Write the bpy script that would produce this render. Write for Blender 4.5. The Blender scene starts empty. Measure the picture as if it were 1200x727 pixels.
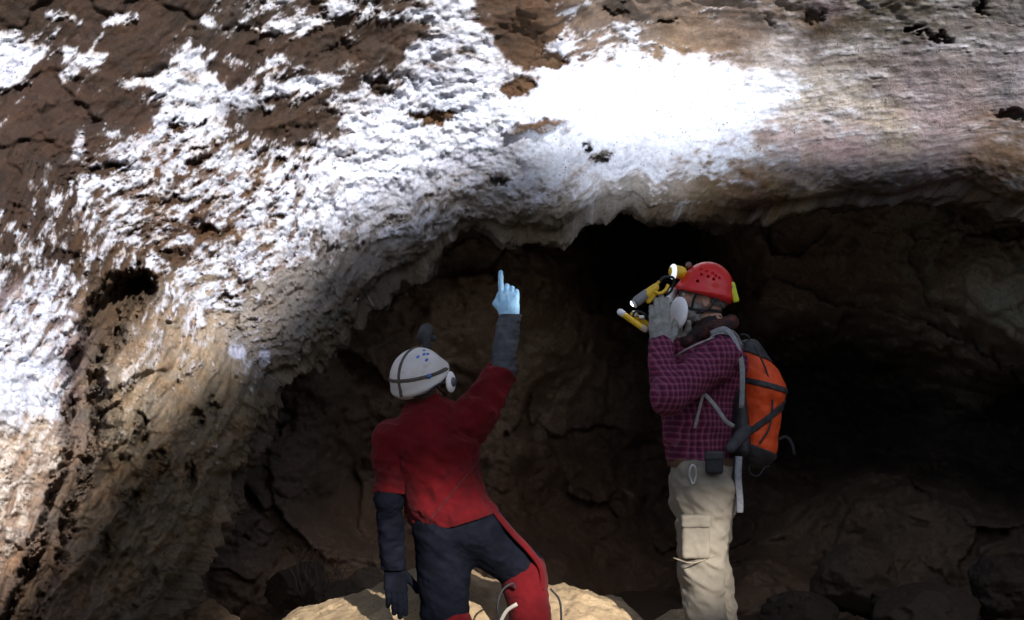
import bpy, math, random, time
import numpy as np
random.seed(4); rng = np.random.RandomState(7)
T0 = time.time()
sc = bpy.context.scene
COL = sc.collection
W, H, F = 1200.0, 727.0, 1667.0
CAM = np.array([0.0, 0.0, 1.3]); PITCH = math.atan((466 - 363.5) / F)

# ------------------------------------------------------------------ helpers
def at(px, py, Y):
    """world point at photo position (px,py), Y metres in front of the camera"""
    px = np.asarray(px, float); py = np.asarray(py, float); Y = np.asarray(Y, float)
    u = (px - W / 2) / F; v = -(py - H / 2) / F
    c, s = math.cos(PITCH), math.sin(PITCH)
    dy = c - v * s; dz = s + v * c
    return np.stack([u / dy * Y + CAM[0], Y + CAM[1] + 0 * u, dz / dy * Y + CAM[2]], -1)

_p = rng.permutation(512).astype(np.int64); _p = np.concatenate([_p, _p, _p])
_g = rng.normal(size=(512, 3)); _g /= np.linalg.norm(_g, axis=1)[:, None]; _g = _g.astype(np.float32)
def perlin(P):
    P = np.asarray(P, np.float32)
    i = np.floor(P).astype(np.int64); f = P - i; i &= 511
    u = f * f * f * (f * (f * 6 - 15) + 10)
    r = 0
    for dx in (0, 1):
        wx = u[..., 0] if dx else 1 - u[..., 0]
        a = _p[i[..., 0] + dx]
        for dy in (0, 1):
            wy = u[..., 1] if dy else 1 - u[..., 1]
            b = _p[a + i[..., 1] + dy]
            for dz in (0, 1):
                wz = u[..., 2] if dz else 1 - u[..., 2]
                g = _g[_p[b + i[..., 2] + dz] & 511]
                r = r + wx * wy * wz * (g[..., 0] * (f[..., 0] - dx) + g[..., 1] * (f[..., 1] - dy) + g[..., 2] * (f[..., 2] - dz))
    return r * 1.5
def fbm(P, o=4, gain=.5, lac=2.03):
    r = 0; a = 1; t = 0; P = np.array(P, np.float32)
    for k in range(o):
        r = r + a * perlin(P + 17.3 * k); t += a; a *= gain; P = P * lac
    return r / t
def ridge(P, o=4, gain=.55, lac=2.1):
    r = 0; a = 1; t = 0; P = np.array(P, np.float32)
    for k in range(o):
        r = r + a * (1 - 2 * np.abs(perlin(P + 31.7 * k))); t += a; a *= gain; P = P * lac
    return r / t
def sstep(a, b, x):
    t = np.clip((x - a) / (b - a), 0, 1); return t * t * (3 - 2 * t)
def V3(a, b, c): return np.stack([a, b, c], -1)
def nrm(v): v = np.asarray(v, float); return v / (np.linalg.norm(v) + 1e-12)

def tag(o, label=None, cat=None, group=None, kind=None):
    for k, v in (('label', label), ('category', cat), ('group', group), ('kind', kind)):
        if v: o[k] = v
    return o
def mesh_obj(name, verts, faces, mat=None, parent=None, origin=(0, 0, 0), smooth=True, color=None):
    """verts in world space; the object's origin (or its parent's) is taken off"""
    org = np.array(parent['_org']) if parent is not None else np.array(origin, float)
    verts = np.asarray(verts, float) - org
    me = bpy.data.meshes.new(name)
    if isinstance(faces, np.ndarray):
        n, k = faces.shape
        me.vertices.add(len(verts)); me.vertices.foreach_set('co', verts.astype(np.float32).ravel())
        me.loops.add(n * k); me.loops.foreach_set('vertex_index', faces.astype(np.int32).ravel())
        me.polygons.add(n); me.polygons.foreach_set('loop_start', np.arange(0, n * k, k, dtype=np.int32))
        me.update(calc_edges=True); me.validate()
    else:
        me.from_pydata([tuple(v) for v in verts], [], faces)
    if smooth: me.polygons.foreach_set('use_smooth', np.ones(len(me.polygons), bool))
    if color is not None:
        ca = me.color_attributes.new('Col', 'FLOAT_COLOR', 'POINT')
        c4 = np.ones((len(verts), 4), np.float32); c4[:, :3] = color
        ca.data.foreach_set('color', c4.ravel())
    if mat: me.materials.append(mat)
    o = bpy.data.objects.new(name, me); COL.objects.link(o)
    if parent is not None: o.parent = parent; o['_org'] = [float(x) for x in org]
    else: o.location = [float(x) for x in org]; o['_org'] = [float(x) for x in org]
    return o
def empty(name, loc):
    o = bpy.data.objects.new(name, None); COL.objects.link(o)
    o.location = [float(x) for x in loc]; o['_org'] = [float(x) for x in loc]; o.empty_display_size = .1
    return o
def grid_faces(n, m, keep=None):
    i = np.arange(n - 1)[:, None]; j = np.arange(m - 1)[None]
    a = i * m + j
    f = np.stack([a, a + m, a + m + 1, a + 1], -1).reshape(-1, 4)
    return f

# ------------------------------------------------------------------ distance-field bodies
def cone(a, b, r1, r2, k=.02, sq=None, op='add'):
    return dict(t='cone', a=np.array(a, float), b=np.array(b, float), r1=r1, r2=r2, k=k, sq=sq, op=op)
def ell(c, r, k=.02, R=None, op='add'):
    return dict(t='ell', c=np.array(c, float), r=np.array(r, float), k=k, R=R, op=op)
def plane(p, n, k=.004, op='cut'):   # removes the side the normal points to
    return dict(t='plane', p=np.array(p, float), n=nrm(n), k=k, op=op)
def box(c, h, k=.01, R=None, rd=.01, op='add'):
    return dict(t='box', c=np.array(c, float), h=np.array(h, float), k=k, R=R, rd=rd, op=op)
def basis(f, u):
    """columns: left, forward, up"""
    f = nrm(f); u = np.array(u, float); u = nrm(u - f * np.dot(u, f)); l = np.cross(u, f)
    return np.stack([l, f, u], 1)
def pd(q, P):
    t = q['t']
    if t == 'cone':
        a, b = q['a'], q['b']; ba = b - a; L = max(ba @ ba, 1e-9)
        d = P - a.astype(np.float32)
        h = np.clip((d @ ba.astype(np.float32)) / L, 0, 1)
        w = d - h[..., None] * ba.astype(np.float32)
        s = 1
        if q['sq'] is not None:
            n = nrm(q['sq'][0]).astype(np.float32); s = q['sq'][1]
            w = w + (s - 1) * (w @ n)[..., None] * n
        return (np.sqrt((w * w).sum(-1)) - (q['r1'] + (q['r2'] - q['r1']) * h)) / max(s, 1) ** .5
    if t == 'ell':
        d = P - q['c'].astype(np.float32)
        if q['R'] is not None: d = d @ q['R'].astype(np.float32)
        r = q['r'].astype(np.float32)
        k0 = np.sqrt(((d / r) ** 2).sum(-1)); k1 = np.sqrt(((d / r ** 2) ** 2).sum(-1)) + 1e-9
        return k0 * (k0 - 1) / k1
    if t == 'plane': return (P - q['p'].astype(np.float32)) @ q['n'].astype(np.float32)
    if t == 'box':
        d = P - q['c'].astype(np.float32)
        if q['R'] is not None: d = d @ q['R'].astype(np.float32)
        e = np.abs(d) - (q['h'] - q['rd']).astype(np.float32)
        return np.sqrt((np.maximum(e, 0) ** 2).sum(-1)) + np.minimum(e.max(-1), 0) - q['rd']
def bb(q, m):
    if q['t'] == 'cone':
        r = max(q['r1'], q['r2']) * 1.05 / (min(1, q['sq'][1]) if q['sq'] is not None else 1) + m; return np.minimum(q['a'], q['b']) - r, np.maximum(q['a'], q['b']) + r
    if q['t'] == 'ell': r = max(q['r']) + m; return q['c'] - r, q['c'] + r
    if q['t'] == 'box': r = np.linalg.norm(q['h']) + m; return q['c'] - r, q['c'] + r
    return None
def sdf_mesh(prims, vox, shell=None, noise=None, lo=None, hi=None, M=None, grow=0.0):
    """surface nets over a list of primitives. M=(R,t) maps local to world."""
    if lo is None:
        bs = [bb(q, .02 + grow) for q in prims if q['op'] == 'add']
        lo = np.min([b[0] for b in bs], 0); hi = np.max([b[1] for b in bs], 0)
    lo = np.array(lo, float); hi = np.array(hi, float)
    n = np.maximum(((hi - lo) / vox).astype(int) + 2, 4)
    ax = [lo[i] + vox * np.arange(n[i]) for i in range(3)]
    G = np.full(n, .5, np.float32)
    def wrinkle():
        m = np.abs(G) < .07; ii = np.argwhere(m); Pn = lo + ii * vox
        if M is not None: Pn = Pn @ M[0].T + M[1]
        G[m] += noise(Pn)
    done = noise is None
    for q in prims:
        if not done and q['t'] == 'plane': wrinkle(); done = True
        b = bb(q, q['k'] * 2 + .03)
        if b is None or q['op'] == 'int': sl = [slice(0, m) for m in n]
        else:
            i0 = np.clip(np.floor((b[0] - lo) / vox).astype(int), 0, n); i1 = np.clip(np.ceil((b[1] - lo) / vox).astype(int) + 1, 0, n)
            if (i1 <= i0).any(): continue
            sl = [slice(i0[i], i1[i]) for i in range(3)]
        X = np.stack(np.meshgrid(*[ax[i][sl[i]] for i in range(3)], indexing='ij'), -1).astype(np.float32)
        d = pd(q, X); g = G[tuple(sl)]; k = max(q['k'], 1e-4)
        if q['op'] == 'add':
            if grow: d = d - grow
            h = np.maximum(k - np.abs(g - d), 0) / k; r = np.minimum(g, d) - h * h * k / 4
        else:
            if q['op'] == 'sub': d = -d
            h = np.maximum(k - np.abs(g - d), 0) / k; r = np.maximum(g, d) + h * h * k / 4
        G[tuple(sl)] = r
    if not done: wrinkle()
    # surface nets
    S = G < 0
    c = np.zeros(np.array(G.shape) - 1, np.int8)
    for dx in (0, 1):
        for dy in (0, 1):
            for dz in (0, 1):
                c += S[dx:S.shape[0] - 1 + dx, dy:S.shape[1] - 1 + dy, dz:S.shape[2] - 1 + dz]
    act = np.argwhere((c > 0) & (c < 8))
    if not len(act): raise RuntimeError('empty sdf')
    idx = np.full(c.shape, -1, np.int64); idx[tuple(act.T)] = np.arange(len(act))
    acc = np.zeros((len(act), 3)); cnt = np.zeros(len(act))
    E = [((0,0,0),(1,0,0)),((0,1,0),(1,1,0)),((0,0,1),(1,0,1)),((0,1,1),(1,1,1)),
         ((0,0,0),(0,1,0)),((1,0,0),(1,1,0)),((0,0,1),(0,1,1)),((1,0,1),(1,1,1)),
         ((0,0,0),(0,0,1)),((1,0,0),(1,0,1)),((0,1,0),(0,1,1)),((1,1,0),(1,1,1))]
    for a, b in E:
        a = np.array(a); b = np.array(b)
        va = G[tuple((act + a).T)]; vb = G[tuple((act + b).T)]
        m = (va < 0) != (vb < 0)
        t = np.where(m, va / np.where(m, va - vb, 1), 0)
        acc += m[:, None] * (a + t[:, None] * (b - a)); cnt += m
    Vv = lo + vox * (act + acc / cnt[:, None])
    fs = []
    for axn in range(3):
        o1, o2 = (axn + 1) % 3, (axn + 2) % 3
        A = S; s0 = [slice(1, -1)] * 3; s0[axn] = slice(0, -1); s1 = [slice(1, -1)] * 3; s1[axn] = slice(1, None)
        a_, b_ = A[tuple(s0)], A[tuple(s1)]
        e = np.argwhere(a_ != b_); inside = a_[tuple(e.T)]
        off = np.ones(3, int); off[axn] = 0; e = e + off
        q = []
        for (d1, d2) in ((0, 0), (-1, 0), (-1, -1), (0, -1)):
            f = e.copy(); f[:, o1] += d1; f[:, o2] += d2; f = np.minimum(f, np.array(idx.shape) - 1); q.append(idx[tuple(f.T)])
        q = np.stack(q, 1); ok = (q >= 0).all(1); q = q[ok]; ins = inside[ok]
        q[~ins] = q[~ins][:, ::-1]
        fs.append(q)
    Fq = np.concatenate(fs)
    # tiny laplacian relax
    if M is not None: Vv = Vv @ M[0].T + M[1]
    return Vv, Fq
def sdf_obj(name, prims, vox, mat, parent=None, noise=None, M=None, origin=(0,0,0), lo=None, hi=None, grow=0.0):
    v, f = sdf_mesh(prims, vox, noise=noise, M=M, lo=lo, hi=hi, grow=grow)
    return mesh_obj(name, v, f, mat, parent, origin)
def tube_mesh(pts, r, n=10, flat=1.0, nv=None, sub=6, taper=None):
    """smooth tube through pts; flat<1 gives a ribbon whose thin side follows nv"""
    P = np.array(pts, float)
    if len(P) > 2 and sub > 1:
        out = []
        Q = np.vstack([2 * P[0] - P[1], P, 2 * P[-1] - P[-2]])
        for i in range(1, len(Q) - 2):
            for k in range(sub):
                t = k / sub
                out.append(.5 * ((2 * Q[i]) + (-Q[i-1] + Q[i+1]) * t + (2*Q[i-1] - 5*Q[i] + 4*Q[i+1] - Q[i+2]) * t*t + (-Q[i-1] + 3*Q[i] - 3*Q[i+1] + Q[i+2]) * t**3))
        out.append(P[-1]); P = np.array(out)
    T = np.gradient(P, axis=0); T /= np.linalg.norm(T, axis=1)[:, None] + 1e-9
    vs = []; ref = nrm(nv) if nv is not None else np.array([0.13, 1, .21])
    for i, (p, t) in enumerate(zip(P, T)):
        b = nrm(np.cross(t, ref)); c = np.cross(b, t)
        if nv is None: ref = c
        rr = r if taper is None else r * (1 + (taper - 1) * i / (len(P) - 1))
        for k in range(n):
            a = 2 * math.pi * k / n
            vs.append(p + b * math.cos(a) * rr + c * math.sin(a) * rr * flat)
    fs = []
    for i in range(len(P) - 1):
        for k in range(n):
            fs.append((i * n + k, i * n + (k + 1) % n, (i + 1) * n + (k + 1) % n, (i + 1) * n + k))
    fs.append(tuple(range(n))[::-1]); fs.append(tuple((len(P) - 1) * n + k for k in range(n)))
    return vs, fs
def tube(name, pts, r, mat, parent=None, origin=(0,0,0), **kw):
    v, f = tube_mesh(pts, r, **kw); return mesh_obj(name, v, f, mat, parent, origin)
def chain(pts, rs, k=.015, sq=None):
    return [cone(pts[i], pts[i + 1], rs[i], rs[i + 1], k, sq) for i in range(len(pts) - 1)]

# ------------------------------------------------------------------ materials
def newmat(name):
    m = bpy.data.materials.new(name); m.use_nodes = True
    nt = m.node_tree; return m, nt, nt.nodes['Principled BSDF']
def N(nt, t, **kw):
    n = nt.nodes.new(t)
    for k, v in kw.items():
        if k in n.inputs: n.inputs[k].default_value = v
        else: setattr(n, k, v)
    return n
def mixc(nt, a, b, fac, mode='MIX'):
    n = nt.nodes.new('ShaderNodeMix'); n.data_type = 'RGBA'; n.blend_type = mode
    for i, v in ((0, fac), (6, a), (7, b)):
        if hasattr(v, 'is_linked') or isinstance(v, bpy.types.NodeSocket): nt.links.new(v, n.inputs[i])
        else: n.inputs[i].default_value = v
    return n.outputs[2]
def ramp(nt, src, p0, p1, c0=(0,0,0,1), c1=(1,1,1,1)):
    r = nt.nodes.new('ShaderNodeValToRGB'); nt.links.new(src, r.inputs[0])
    r.color_ramp.elements[0].position = p0; r.color_ramp.elements[1].position = p1
    r.color_ramp.elements[0].color = c0; r.color_ramp.elements[1].color = c1
    return r.outputs[0]
def noise_tex(nt, scale, detail=5, rough=.6, coord='Object', stretch=None):
    tc = nt.nodes.new('ShaderNodeTexCoord'); n = nt.nodes.new('ShaderNodeTexNoise')
    n.inputs['Scale'].default_value = scale; n.inputs['Detail'].default_value = detail; n.inputs['Roughness'].default_value = rough
    src = tc.outputs[coord]
    if stretch:
        mp = nt.nodes.new('ShaderNodeMapping'); mp.inputs['Scale'].default_value = stretch; nt.links.new(src, mp.inputs[0]); src = mp.outputs[0]
    nt.links.new(src, n.inputs['Vector']); return n.outputs['Fac']
def simple(name, c, rough=.7, var=.25, scale=30, bump=.0, bscale=200, metal=0, dirt=None, spec=.4, sheen=0):
    m, nt, b = newmat(name)
    n = noise_tex(nt, scale)
    d = tuple(x * (1 - var) for x in c) + (1,); l = tuple(min(1, x * (1 + var)) for x in c) + (1,)
    col = ramp(nt, n, .35, .65, d, l)
    if dirt:
        n2 = noise_tex(nt, scale * .35, 6, .7); col = mixc(nt, col, dirt[0] + (1,), ramp(nt, n2, dirt[1], dirt[1] + .12))
    nt.links.new(col, b.inputs['Base Color'])
    b.inputs['Roughness'].default_value = rough; b.inputs['Metallic'].default_value = metal
    b.inputs['Specular IOR Level'].default_value = spec
    if sheen: b.inputs['Sheen Weight'].default_value = sheen
    if bump:
        bp = nt.nodes.new('ShaderNodeBump'); bp.inputs['Strength'].default_value = bump; bp.inputs['Distance'].default_value = .004
        nt.links.new(noise_tex(nt, bscale, 4, .6), bp.inputs['Height']); nt.links.new(bp.outputs[0], b.inputs['Normal'])
    return m
def rockmat(name, vary=.35, bump=.8, fine=45, speck=True):
    """mineral rock: stone colour, and shade where painted, come from the mesh, fine grain from noise"""
    m, nt, b = newmat(name)
    at_ = nt.nodes.new('ShaderNodeAttribute'); at_.attribute_name = 'Col'
    n1 = noise_tex(nt, fine, 6, .7); n2 = noise_tex(nt, 9, 5, .65)
    c = mixc(nt, at_.outputs['Color'], ramp(nt, n1, .3, .7, (1 - vary,) * 3 + (1,), (1 + vary * .35,) * 3 + (1,)), 1.0, 'MULTIPLY')
    c = mixc(nt, c, ramp(nt, n2, .3, .7, (.8, .74, .68, 1), (1.08, 1.08, 1.1, 1)), .7, 'MULTIPLY')
    if speck:
        vo = nt.nodes.new('ShaderNodeTexVoronoi'); vo.inputs['Scale'].default_value = 55
        tc = nt.nodes.new('ShaderNodeTexCoord'); nt.links.new(tc.outputs['Object'], vo.inputs['Vector'])
        n3 = noise_tex(nt, 20, 3)
        mul = nt.nodes.new('ShaderNodeMath'); mul.operation = 'MULTIPLY'
        nt.links.new(ramp(nt, vo.outputs['Distance'], .12, .28, (1, 1, 1, 1), (0, 0, 0, 1)), mul.inputs[0]); nt.links.new(ramp(nt, n3, .5, .62), mul.inputs[1])
        c = mixc(nt, c, (.07, .045, .03, 1), mul.outputs[0])
    nt.links.new(c, b.inputs['Base Color']); b.inputs['Roughness'].default_value = .85; b.inputs['Specular IOR Level'].default_value = .25
    b1 = nt.nodes.new('ShaderNodeBump'); b1.inputs['Strength'].default_value = bump; b1.inputs['Distance'].default_value = .02
    nt.links.new(noise_tex(nt, 28, 9, .72), b1.inputs['Height'])
    b2 = nt.nodes.new('ShaderNodeBump'); b2.inputs['Strength'].default_value = bump * .7; b2.inputs['Distance'].default_value = .006
    nt.links.new(noise_tex(nt, 130, 5, .7), b2.inputs['Height']); nt.links.new(b1.outputs[0], b2.inputs['Normal'])
    nt.links.new(b2.outputs[0], b.inputs['Normal'])
    return m
ROCK = rockmat('cave_rock'); SAND = rockmat('sandy_ground', .25, .7, 60)

# ------------------------------------------------------------------ smooth maps over the wall
def shep(ctrl, px, py, sig=90, nval=1):
    num = 0; den = 1e-12
    for c in ctrl:
        w = np.exp(-((px - c[0]) ** 2 + (py - c[1]) ** 2) / (2 * sig * sig)) + 1e-5 / (1 + ((px - c[0]) ** 2 + (py - c[1]) ** 2) / 1e4)
        v = np.array(c[2:2 + nval]) if nval > 1 else c[2]
        num = num + (w[..., None] * v if nval > 1 else w * v); den = den + w
    return num / (den[..., None] if nval > 1 else den)
DEPTH = [(0,727,4.7),(0,560,4.9),(0,400,5.2),(0,200,5.7),(0,0,6.0),(-200,400,4.7),(-200,0,5.4),(-250,800,4.2),(200,720,5.9),(250,600,6.2),(300,450,6.6),(430,340,6.9),
  (540,275,7.05),(700,250,7.15),(900,255,7.15),(1130,225,6.9),(1200,250,6.75),(1350,320,6.5),(1500,500,6.3),(200,200,6.15),(400,200,6.6),(600,150,6.8),(780,130,6.85),
  (1000,130,6.8),(1200,100,6.5),(400,0,6.4),(800,0,6.55),(1200,0,6.3),(800,-200,6.4),(400,-200,6.2),(100,-200,5.8),(1400,-150,6.0),(150,550,5.7),(100,450,5.45),(100,650,5.3)]
def depth0(px, py): return shep(DEPTH, px, py, 110)
D40 = """
1312 1145 5463 4521 2111 1111 1112 1111
7451 2612 3122 5532 5452 2222 2221 1121
5223 6853 6464 7764 8AAA A864 3221 1111
1031 3762 1367 6786 9AAA A964 3221 1111
0047 7776 57 9AA9 8777 8876 4321 1112 21
1456 7778 99AA 7655 5543 2111 1111 1122
2456 5668 9996 4321 1111 1111 1111 1121
5655 6678 8521 1111 1111 1111 1111 1111
7861 5676 3111 1111 1111 1111 1111 1111
8843 5554 2111 1111 1111 1111 1111 1111
9934 4434 1111 1111 1111 1111 1111 1111
9934 4211 1111 1111 1111 1111 1111 1111
8833 1111 1111 1111 1111 1111 1111 1111
7611 1111 1111 1111 1111 1111 1111 1111
6400 0011 1111 1111 1111 1111 1111 1111
5300 0011 1111 1111 1111 1111 1111 1111
3200 0011 1111 1111 1111 1111 1111 1111
2200 0011 1111 1111 1111 1111 1111 1111
""".strip().splitlines()
DG = np.array([[int(ch, 16) / 10 for ch in r.replace(' ', '')[:30].ljust(30, '1')] for r in D40])
def gsample(g, px, py):
    x = np.clip(px / 40 - .5, 0, g.shape[1] - 1.001); y = np.clip(py / 40 - .5, 0, g.shape[0] - 1.001)
    i = x.astype(int); j = y.astype(int); a = x - i; b = y - j
    return (g[j, i] * (1-a) + g[j, i+1] * a) * (1-b) + (g[j+1, i] * (1-a) + g[j+1, i+1] * a) * b
RC = [(150,60,.070,.042,.030),(60,140,.075,.045,.033),(350,130,.080,.050,.035),(300,100,.07,.042,.03),(50,250,.07,.042,.03),(450,40,.085,.055,.04),(450,110,.09,.06,.045),(620,50,.08,.048,.03),
  (0,20,.06,.037,.026),(250,10,.06,.04,.03),(640,90,.13,.07,.035),(500,135,.20,.11,.05),(720,30,.14,.105,.085),(850,40,.17,.13,.11),(830,75,.18,.12,.07),(950,30,.18,.14,.11),(1050,25,.24,.21,.17),(1150,20,.26,.24,.21),
  (920,70,.32,.29,.27),(1000,80,.28,.25,.22),(1100,90,.28,.25,.23),(1180,90,.30,.28,.28),(960,125,.46,.42,.32),(1040,140,.44,.39,.29),(980,170,.32,.235,.25),(930,165,.30,.25,.26),(1080,110,.34,.28,.28),(1100,160,.33,.27,.26),
  (1165,200,.16,.10,.055),(1190,230,.18,.12,.07),(1150,150,.18,.12,.08),(885,215,.17,.115,.06),(850,245,.12,.08,.045),(960,205,.36,.31,.24),(1010,205,.24,.21,.19),(1090,200,.25,.21,.20),(1000,240,.13,.10,.08),(800,240,.17,.13,.09),
  (600,230,.27,.24,.20),(560,210,.34,.32,.31),(700,225,.26,.24,.22),(620,265,.20,.17,.13),(520,270,.22,.19,.15),(480,300,.15,.13,.10),(400,370,.13,.11,.085),(330,410,.17,.14,.10),(450,250,.35,.32,.30),(400,310,.24,.21,.18),
  (220,230,.15,.08,.045),(150,270,.12,.07,.04),(300,250,.22,.13,.07),(350,320,.30,.25,.20),(230,380,.44,.35,.26),(170,420,.40,.31,.22),(280,370,.38,.31,.23),(140,400,.20,.13,.08),(150,480,.35,.28,.20),(200,450,.34,.26,.18),
  (200,520,.20,.14,.085),(260,490,.22,.17,.11),(160,560,.13,.09,.055),(230,600,.17,.125,.08),(150,650,.20,.145,.09),(200,700,.12,.09,.06),(110,600,.16,.11,.07),(50,590,.40,.30,.24),(30,520,.42,.30,.22),(60,500,.40,.30,.25),(20,680,.30,.20,.14),(60,700,.22,.15,.10),(60,420,.35,.28,.30)]
ARCH = [(-30,1150),(120,900),(190,727),(210,690),(245,612),(288,525),(306,470),(313,442),(348,428),(392,398),(415,372),(434,345),(452,322),(500,306),(522,290),(540,274),(575,276),(612,282),(652,284),(672,272),
  (700,247),(742,245),(762,260),(800,254),(870,259),(930,251),(990,242),(1050,238),(1120,226),(1150,236),(1176,252),(1215,250),(1300,262),(1400,330),(1500,450),(1600,700),(1700,1000)]
CX, CY = 650.0, 770.0
# photo-plane direction of every arch vertex -> radius as a function of angle
aa = np.array(ARCH, float); aa[:, 1] -= 13 * sstep(470, 560, aa[:, 0]) * sstep(1250, 1150, aa[:, 0]); ang = np.arctan2(-(aa[:, 1] - CY), aa[:, 0] - CX)
ang = np.where(ang < -math.pi / 2, ang + 2 * math.pi, ang)            # left-bottom angles > pi
rad = np.hypot(aa[:, 0] - CX, aa[:, 1] - CY)
NT, NR, NC = 1500, 400, 190
th = np.linspace(ang[0], ang[-1], NT)
# denser where the picture is
o = np.argsort(ang); dens = np.interp(th, ang[o], np.hypot(*np.gradient(aa, axis=0).T)[o] * 0 + 1)
r0 = np.interp(-th, -ang, rad)
_s1 = V3(th * 14, th * 0, th * 0); jag = 13 * fbm(_s1 * .8, 2, .45)
jag2 = 5 * fbm(_s1 * 9 + 4, 3, .6); rs_ = r0.copy(); r0 = r0 + jag
tt = np.linspace(0, 1, NR)
R_IN = 760.0
TH = np.repeat(th[:, None], NR, 1); rr0 = r0[:, None]
ext = np.maximum(tt - .93, 0) / .07
_run = tt[None] * (np.maximum(R_IN * 1.25 - rs_[:, None] * .55, 420))
R = rs_[:, None] + _run + jag[:, None] * np.exp(-_run / 22.0) + ext[None] ** 2 * 1500
PX = CX + R * np.cos(TH); PY = CY - R * np.sin(TH)
Yd = depth0(PX, PY) - ext[None] * 0.0
sarc = (TH - math.pi / 2) * -560.0; srad = R - rr0                   # flow coordinates following the arch
wx = 26 * fbm(V3(PX / 70, PY / 70, 0 * PX), 4); wy = 26 * fbm(V3(PX / 70, PY / 70, 0 * PX + 9), 4)
dens_ = gsample(DG, PX + wx, PY + wy)
def poly_dist(pts, px, py):
    d = np.full(px.shape, 1e9)
    for (x0, y0), (x1, y1) in zip(pts[:-1], pts[1:]):
        t = np.clip(((px - x0) * (x1 - x0) + (py - y0) * (y1 - y0)) / ((x1-x0)**2 + (y1-y0)**2), 0, 1)
        d = np.minimum(d, np.hypot(px - x0 - t * (x1-x0), py - y0 - t * (y1-y0)))
    return d
VEINS = [[(145,98),(200,92),(215,70),(228,66),(245,95),(262,112)], [(310,108),(345,100),(395,93)], [(5,100),(45,65)], [(75,90),(92,72),(118,66)], [(58,15),(88,24)], [(300,34),(355,30),(400,12)], [(238,22),(262,42)],
  [(215,92),(228,130),(250,155)], [(262,112),(300,118),(318,124)], [(88,182),(96,150)], [(168,172),(190,142),(216,152)], [(36,244),(56,200)], [(28,212),(60,236),(96,224)], [(118,26),(160,18)], [(450,20),(520,15),(575,45)],
  [(480,62),(540,40),(578,62)], [(0,250),(30,290)], [(100,210),(140,190)], [(66,90),(80,60)], [(240,60),(300,78),(330,70)], [(0,150),(20,130)]]
vd = np.full(PX.shape, 1e9)
for v_ in VEINS: vd = np.minimum(vd, poly_dist(v_, PX + wx * .35, PY + wy * .35))
dens_ = dens_ + .40 * sstep(11, 1, vd) * (.75 + .5 * fbm(V3(PX / 22, PY / 22, 0 * PX + 8), 3)) * (1 - sstep(.5, .8, dens_))
sx = PX / 100; sy = PY / 100; z0 = 0 * PX
flow = V3(sarc / 100 * 1.0, srad / 100 * 2.6, z0)
nA = fbm(flow * 1.6 + V3(wx / 60, wy / 60, z0), 6, .62) * 1.25
nB = fbm(V3(sarc / 100 * 5.5, srad / 100 * 11, z0 + 3) + V3(wx / 45, wy / 45, z0), 5, .65)
nW = ridge(V3(sx * 3.2 + wx / 50, sy * 4.6 + wy / 50, z0 + 5), 5, .6)           # lacy web
nW2 = ridge(V3(sx * 8 + wx / 30, sy * 11 + wy / 30, z0 + 15), 4, .6)
lacy = sstep(560, 360, PX)
f = dens_ - .20 * lacy + .50 * nA + (.42 + .30 * lacy) * nB + (.24 + .14 * lacy) * nW + .26 * nW2 - .60 - .03 * lacy
sat = sstep(.85, 1.0, dens_)
topk = sstep(200, 130, PY) * sstep(680, 560, PX)
f = f + topk * (.55 * (dens_ - .36) - .12 * (f - dens_ + .60) - .02)
fil = ridge(V3(sarc / 100 * 2.6, srad / 100 * 6.5, z0 + 101) + V3(wx / 28, wy / 28, z0), 4, .6)
f = f + .16 * lacy * (fil - .45)
soft = sstep(820, 900, PX)
patchn = fbm(V3(sarc / 100 * 3.4, srad / 100 * 6.2, z0 + 121) + V3(wx / 35, wy / 35, z0), 4, .62)
f = f - .34 * lacy * sstep(.02, .30, patchn)                              # bare windows of brown stone
crust = .80 * sstep(-.04 - .25 * soft, .11 + .35 * soft, f + .5 * sat) + .20 * sstep(-.22 - .25 * soft, .30 + .2 * soft, f + .5 * sat)
# base world points and displacement (metres towards the open side)
P = at(PX, PY, Yd)
big = fbm(P * 1.3, 4, .5); mid = ridge(V3(sarc / 100 * 1.3, srad / 100 * 3.4, z0 + 2) + V3(wx / 90, wy / 90, z0), 5, .55)
rough = fbm(V3(sx * 4, sy * 5.5, z0 + 11), 6, .68)
lowleft = sstep(380, 120, PX) * sstep(330, 450, PY)
leftk = sstep(650, 450, PX)
disp = .16 * big + (.035 + .02 * leftk) * (1 - .5 * crust) * (1 - .55 * sstep(520, 380, PX) * sstep(260, 180, PY)) * mid + (.28 + .5 * crust) * ((.055 + .035 * leftk) * rough + (.018 + .014 * leftk) * nB) + .008 * nW2 * leftk * crust + .03 * crust * (1 + .6 * rough) + .05 * lowleft * nA
ribk = sstep(330, 250, PX) * sstep(70, 120, PX + (PY - 500) * .35) * sstep(360, 440, PY)
_q = PX * .86 + PY * .5; _a = -PX * .5 + PY * .86
rib = ridge(V3(_q / 60 + wx / 70, _a / 230, z0 + 77), 4, .5); rib2 = ridge(V3(_q / 26 + wy / 50, _a / 120, z0 + 87), 3, .5)
disp = disp + ribk * (.20 * rib + .05 * rib2)
blockn = fbm(V3(sx * .9, sy * 1.2, z0 + 91) + V3(wx / 80, wy / 80, z0), 3); disp += .09 * np.floor(blockn * 7) / 3 * 0
# smooth drier area on the right and in the patch
calm = sstep(560, 700, PX) * sstep(-10, 60, PY + .06 * (PX - 700))
disp = disp * (1 - .35 * calm) - calm * (.45 * .035 * mid + .12 * .055 * rough)
cliff = fbm(V3(sx * 1.1, sy * 1.9, z0 + 96) + V3(wx / 90, wy / 90, z0), 4, .5); disp += (.04 - .025 * crust) * sstep(-.08, .08, cliff) * sstep(60, 140, srad) * (1 - calm)
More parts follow.
